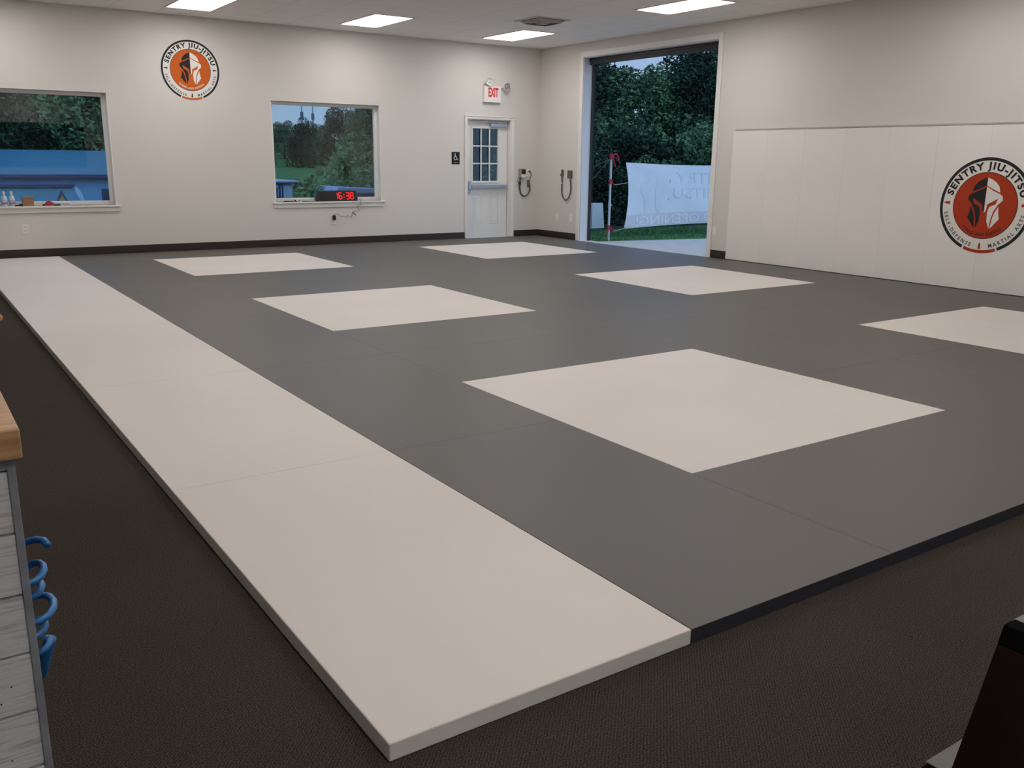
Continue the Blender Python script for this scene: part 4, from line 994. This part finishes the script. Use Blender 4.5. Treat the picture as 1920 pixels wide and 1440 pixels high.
# far hill
mb = MB(); hx_ = [-80 + 4 * i for i in range(70)]
vs = []
for j in range(6):
    for x in hx_:
        zz = [-1, 1.6, 3.2, 4.3, 4.9, 3][j] + (0.9 * math.sin(x * 0.09) + 0.5 * math.sin(x * 0.31 + 1)) * (j / 4)
        vs.append((x, 96 + 5 * j, zz))
n = len(hx_); mb.add(vs, [(j * n + i, j * n + i + 1, (j + 1) * n + i + 1, (j + 1) * n + i) for j in range(5) for i in range(n - 1)])
struct(mb.build('far_hill', M['hill'], smooth=True), 'dark wooded ridge on the horizon', 'hill')

# blue metal building
bz = -3.05
t = thing('metal_building', 'long blue metal building with a low pitched roof outside the left window', 'building', (1, 42, bz))
MB().box(-9, 9.5, 40.0, 48.0, bz, 0.52).build('wall', M['wall_blue'], t)
MB().add([(-9.2, 39.7, 0.55), (9.7, 39.7, 0.55), (9.7, 46, 1.58), (-9.2, 46, 1.58), (-9.2, 39.7, 0.50), (9.7, 39.7, 0.50), (9.7, 46, 1.50), (-9.2, 46, 1.50), (9.7, 50, 0.6), (-9.2, 50, 0.6)],
         [(0, 1, 2, 3), (4, 5, 6, 7), (0, 1, 5, 4), (1, 2, 6, 5), (0, 3, 7, 4), (3, 2, 8, 9)]).build('roof', M['roof_blue'], t)
MB().box(-9.2, 9.7, 39.62, 39.70, 0.44, 0.58).build('gutter', M['edge_blue'], t)
f = MB().box(4.78, 5.3, 39.95, 40.0, -1.2, -0.02).build('window', M['edge_blue'], t)
MB().box(4.84, 5.24, 39.93, 39.95, -0.5, -0.10).box(4.84, 5.24, 39.93, 39.95, -1.1, -0.6).build('pane', M['car_glass'], f)
t = thing('box_trailer', 'long pale blue trailer with dark roof edge in front of the metal building', 'trailer', (0.5, 37.5, -2.9))
MB().box(-6, 3.15, 36.6, 38.8, -2.3, 0.16).build('trailer_body', M['trailer'], t, bevel=0.05)
MB().box(-6.05, 3.2, 36.5, 38.9, 0.16, 0.27).build('roof_edge', M['edge_blue'], t)
MB().add([(3.2, 36.55, 0.22), (3.33, 36.55, 0.12), (3.46, 36.55, -0.12), (3.52, 36.55, -0.45), (3.44, 36.55, -0.6), (3.36, 36.55, -0.30), (3.22, 36.55, -0.02)], [(0, 1, 2, 3, 4, 5, 6)]).build('corner_tarp', M['car_white'], t)
for x in (-4, -3, 2):
    MB().cyl((x, 36.7, -2.55), (x, 37.0, -2.55), 0.42, n=20).build('wheel', M['black'], t)
# little tan A-frame shed
t = thing('garden_shed', 'tiny tan A-frame shed with dark window outside the left window', 'shed', (2.5, 30, -2.9))
sx_, sy_ = 1.80, 30.0
MB().add([(sx_ - 0.30, sy_, -0.50), (sx_ + 0.30, sy_, -0.50), (sx_, sy_, 0.20), (sx_ - 0.30, sy_ + .2, -0.50), (sx_ + 0.30, sy_ + .2, -0.50), (sx_, sy_ + .2, 0.20)], [(0, 1, 2), (3, 5, 4), (0, 2, 5, 3), (1, 4, 5, 2)]).box(sx_ - 0.25, sx_ + 0.25, sy_ + 0.02, sy_ + 0.19, -3.0, -0.5).build('shed_wall', M['shed'], t)
MB().box(sx_ - 0.11, sx_ + 0.13, sy_ - 0.02, sy_, -0.33, -0.12).build('shed_window', M['ink_black'], t)
MB().add([(sx_, sy_ - 0.03, 0.26), (sx_ - 0.38, sy_ - 0.03, -0.58), (sx_ - 0.33, sy_ - 0.03, -0.58), (sx_, sy_ - 0.03, 0.18), (sx_, sy_ + 0.22, 0.26), (sx_ - 0.38, sy_ + 0.22, -0.58)], [(0, 1, 2, 3), (0, 4, 5, 1)]).add([(sx_, sy_ - 0.03, 0.26), (sx_ + 0.38, sy_ - 0.03, -0.58), (sx_ + 0.33, sy_ - 0.03, -0.58), (sx_, sy_ - 0.03, 0.18), (sx_, sy_ + 0.22, 0.26), (sx_ + 0.38, sy_ + 0.22, -0.58)], [(0, 1, 2, 3), (0, 4, 5, 1)]).build('shed_roof', M['edge_blue'], t)
# camper and pale vehicle outside the square window
t = thing('camper_trailer', 'white and blue camper at the lower left of the square window', 'camper', (9.0, 30, -2.7))
MB().box(7.2, 9.55, 30.0, 32.2, -2.2, 0.45).build('camper_body', M['car_white'], t, bevel=0.08)
MB().box(7.1, 9.75, 29.9, 32.3, 0.45, 0.50).box(9.0, 9.06, 29.95, 30.0, -1.5, 0.45).box(9.12, 9.16, 29.95, 30.0, -1.5, 0.45).build('camper_roof', M['edge_blue'], t)
MB().box(7.1, 9.75, 29.89, 32.29, 0.501, 0.56).build('awning', M['car_white'], t)
f = MB().box(8.2, 8.95, 29.97, 30.0, -0.9, 0.3).build('camper_window', M['car_glass'], t)
for x in (7.8, 8.7): MB().cyl((x, 29.95, -2.25), (x, 30.25, -2.25), 0.36, n=20).build('wheel', M['black'], t)
t = thing('parked_van', 'pale blue van parked beyond the shrubs behind the clock', 'van', (11.3, 27.5, -2.6))
vz = -2.5
prof = [(10.1, vz + 0.3), (12.1, vz + 0.3), (12.1, vz + 1.9), (11.95, vz + 2.85), (10.5, vz + 2.92), (10.35, vz + 2.8), (10.1, vz + 1.8)]
n = len(prof); yA, yB_ = 27.2, 29.0
MB().add([(x - 0.35, yA, z) for x, z in prof] + [(x - 0.35, yB_, z) for x, z in prof], [tuple(range(n)), tuple(range(2 * n - 1, n - 1, -1))] + [(i, (i + 1) % n, n + (i + 1) % n, n + i) for i in range(n)]).build('van_body', M['car_white'], t, bevel=0.04)
MB().box(10.25, 11.55, yA - 0.02, yA, vz + 1.9, vz + 2.70).build('van_window', M['car_glass'], t)
for x in (10.2, 11.4): MB().cyl((x, yA - 0.03, vz + 0.35), (x, yA + 0.2, vz + 0.35), 0.34, n=20).build('wheel', M['black'], t)
# two radio masts on the ridge, power line
for (x, h, l) in ((42.17, 7.9, 'thin radio mast on the skyline through the square window, left one'), (43.65, 7.76, 'thin radio mast on the skyline through the square window, right one')):
    t = thing('radio_mast', l, 'mast', (x, 112, 4), 'radio masts on the ridge')
    MB().cyl((x, 112, 4), (x, 112, h), 0.13, 0.05, 8).build('mast_tube', M['mast'], t)
    MB().cyl((x, 112, h - 1.7), (x, 112, h - 0.9), 0.22, 0.22, 8).build('antenna', M['mast'], t)

# ------------------------------------------------------------------ world
w = D.worlds.new('dusk'); scene.world = w; w.use_nodes = True; nt = w.node_tree
bg = nt.nodes['Background']; tc = nt.nodes.new('ShaderNodeTexCoord'); sp = nt.nodes.new('ShaderNodeSeparateXYZ')
rp = nt.nodes.new('ShaderNodeValToRGB')
rp.color_ramp.elements[0].position = 0.0; rp.color_ramp.elements[0].color = (0.36, 0.50, 0.72, 1)
rp.color_ramp.elements[1].position = 0.6; rp.color_ramp.elements[1].color = (0.20, 0.36, 0.68, 1)
nt.links.new(tc.outputs['Generated'], sp.inputs[0]); nt.links.new(sp.outputs['Z'], rp.inputs['Fac']); nt.links.new(rp.outputs['Color'], bg.inputs['Color'])
bg.inputs['Strength'].default_value = 1.0

ld = D.lights.new('added_fill_sun', 'SUN'); ld.energy = 1.9; ld.color = (0.62, 0.80, 1.0); ld.angle = math.radians(80)  # added sun lamp that brightens the banner back and the trees outside
lo = D.objects.new('added_fill_sun', ld); COL.objects.link(lo)
lo.rotation_euler = Vector((-0.35, 0.62, -0.70)).to_track_quat('-Z', 'Y').to_euler()
# ------------------------------------------------------------------ camera
cd = D.cameras.new('camera'); cam = D.objects.new('camera', cd); COL.objects.link(cam)
R = ((0.82865097, -0.55964087, 0.01181832), (-0.12547917, -0.2062878, -0.97041245), (0.54552044, 0.80265026, -0.24116385))
m = Matrix(((R[0][0], -R[1][0], -R[2][0], -2.82009576), (R[0][1], -R[1][1], -R[2][1], -2.70834283), (R[0][2], -R[1][2], -R[2][2], 1.40184944), (0, 0, 0, 1)))
cam.matrix_world = m
cd.sensor_width = 36; cd.lens = 1693.05 / 1920 * 36; cd.clip_start = 0.02; cd.clip_end = 500
scene.camera = cam
scene.view_settings.view_transform = 'Standard'
scene.view_settings.look = 'None'
scene.view_settings.exposure = 0.0

for o in D.objects:
    if '_base' in o: del o['_base']
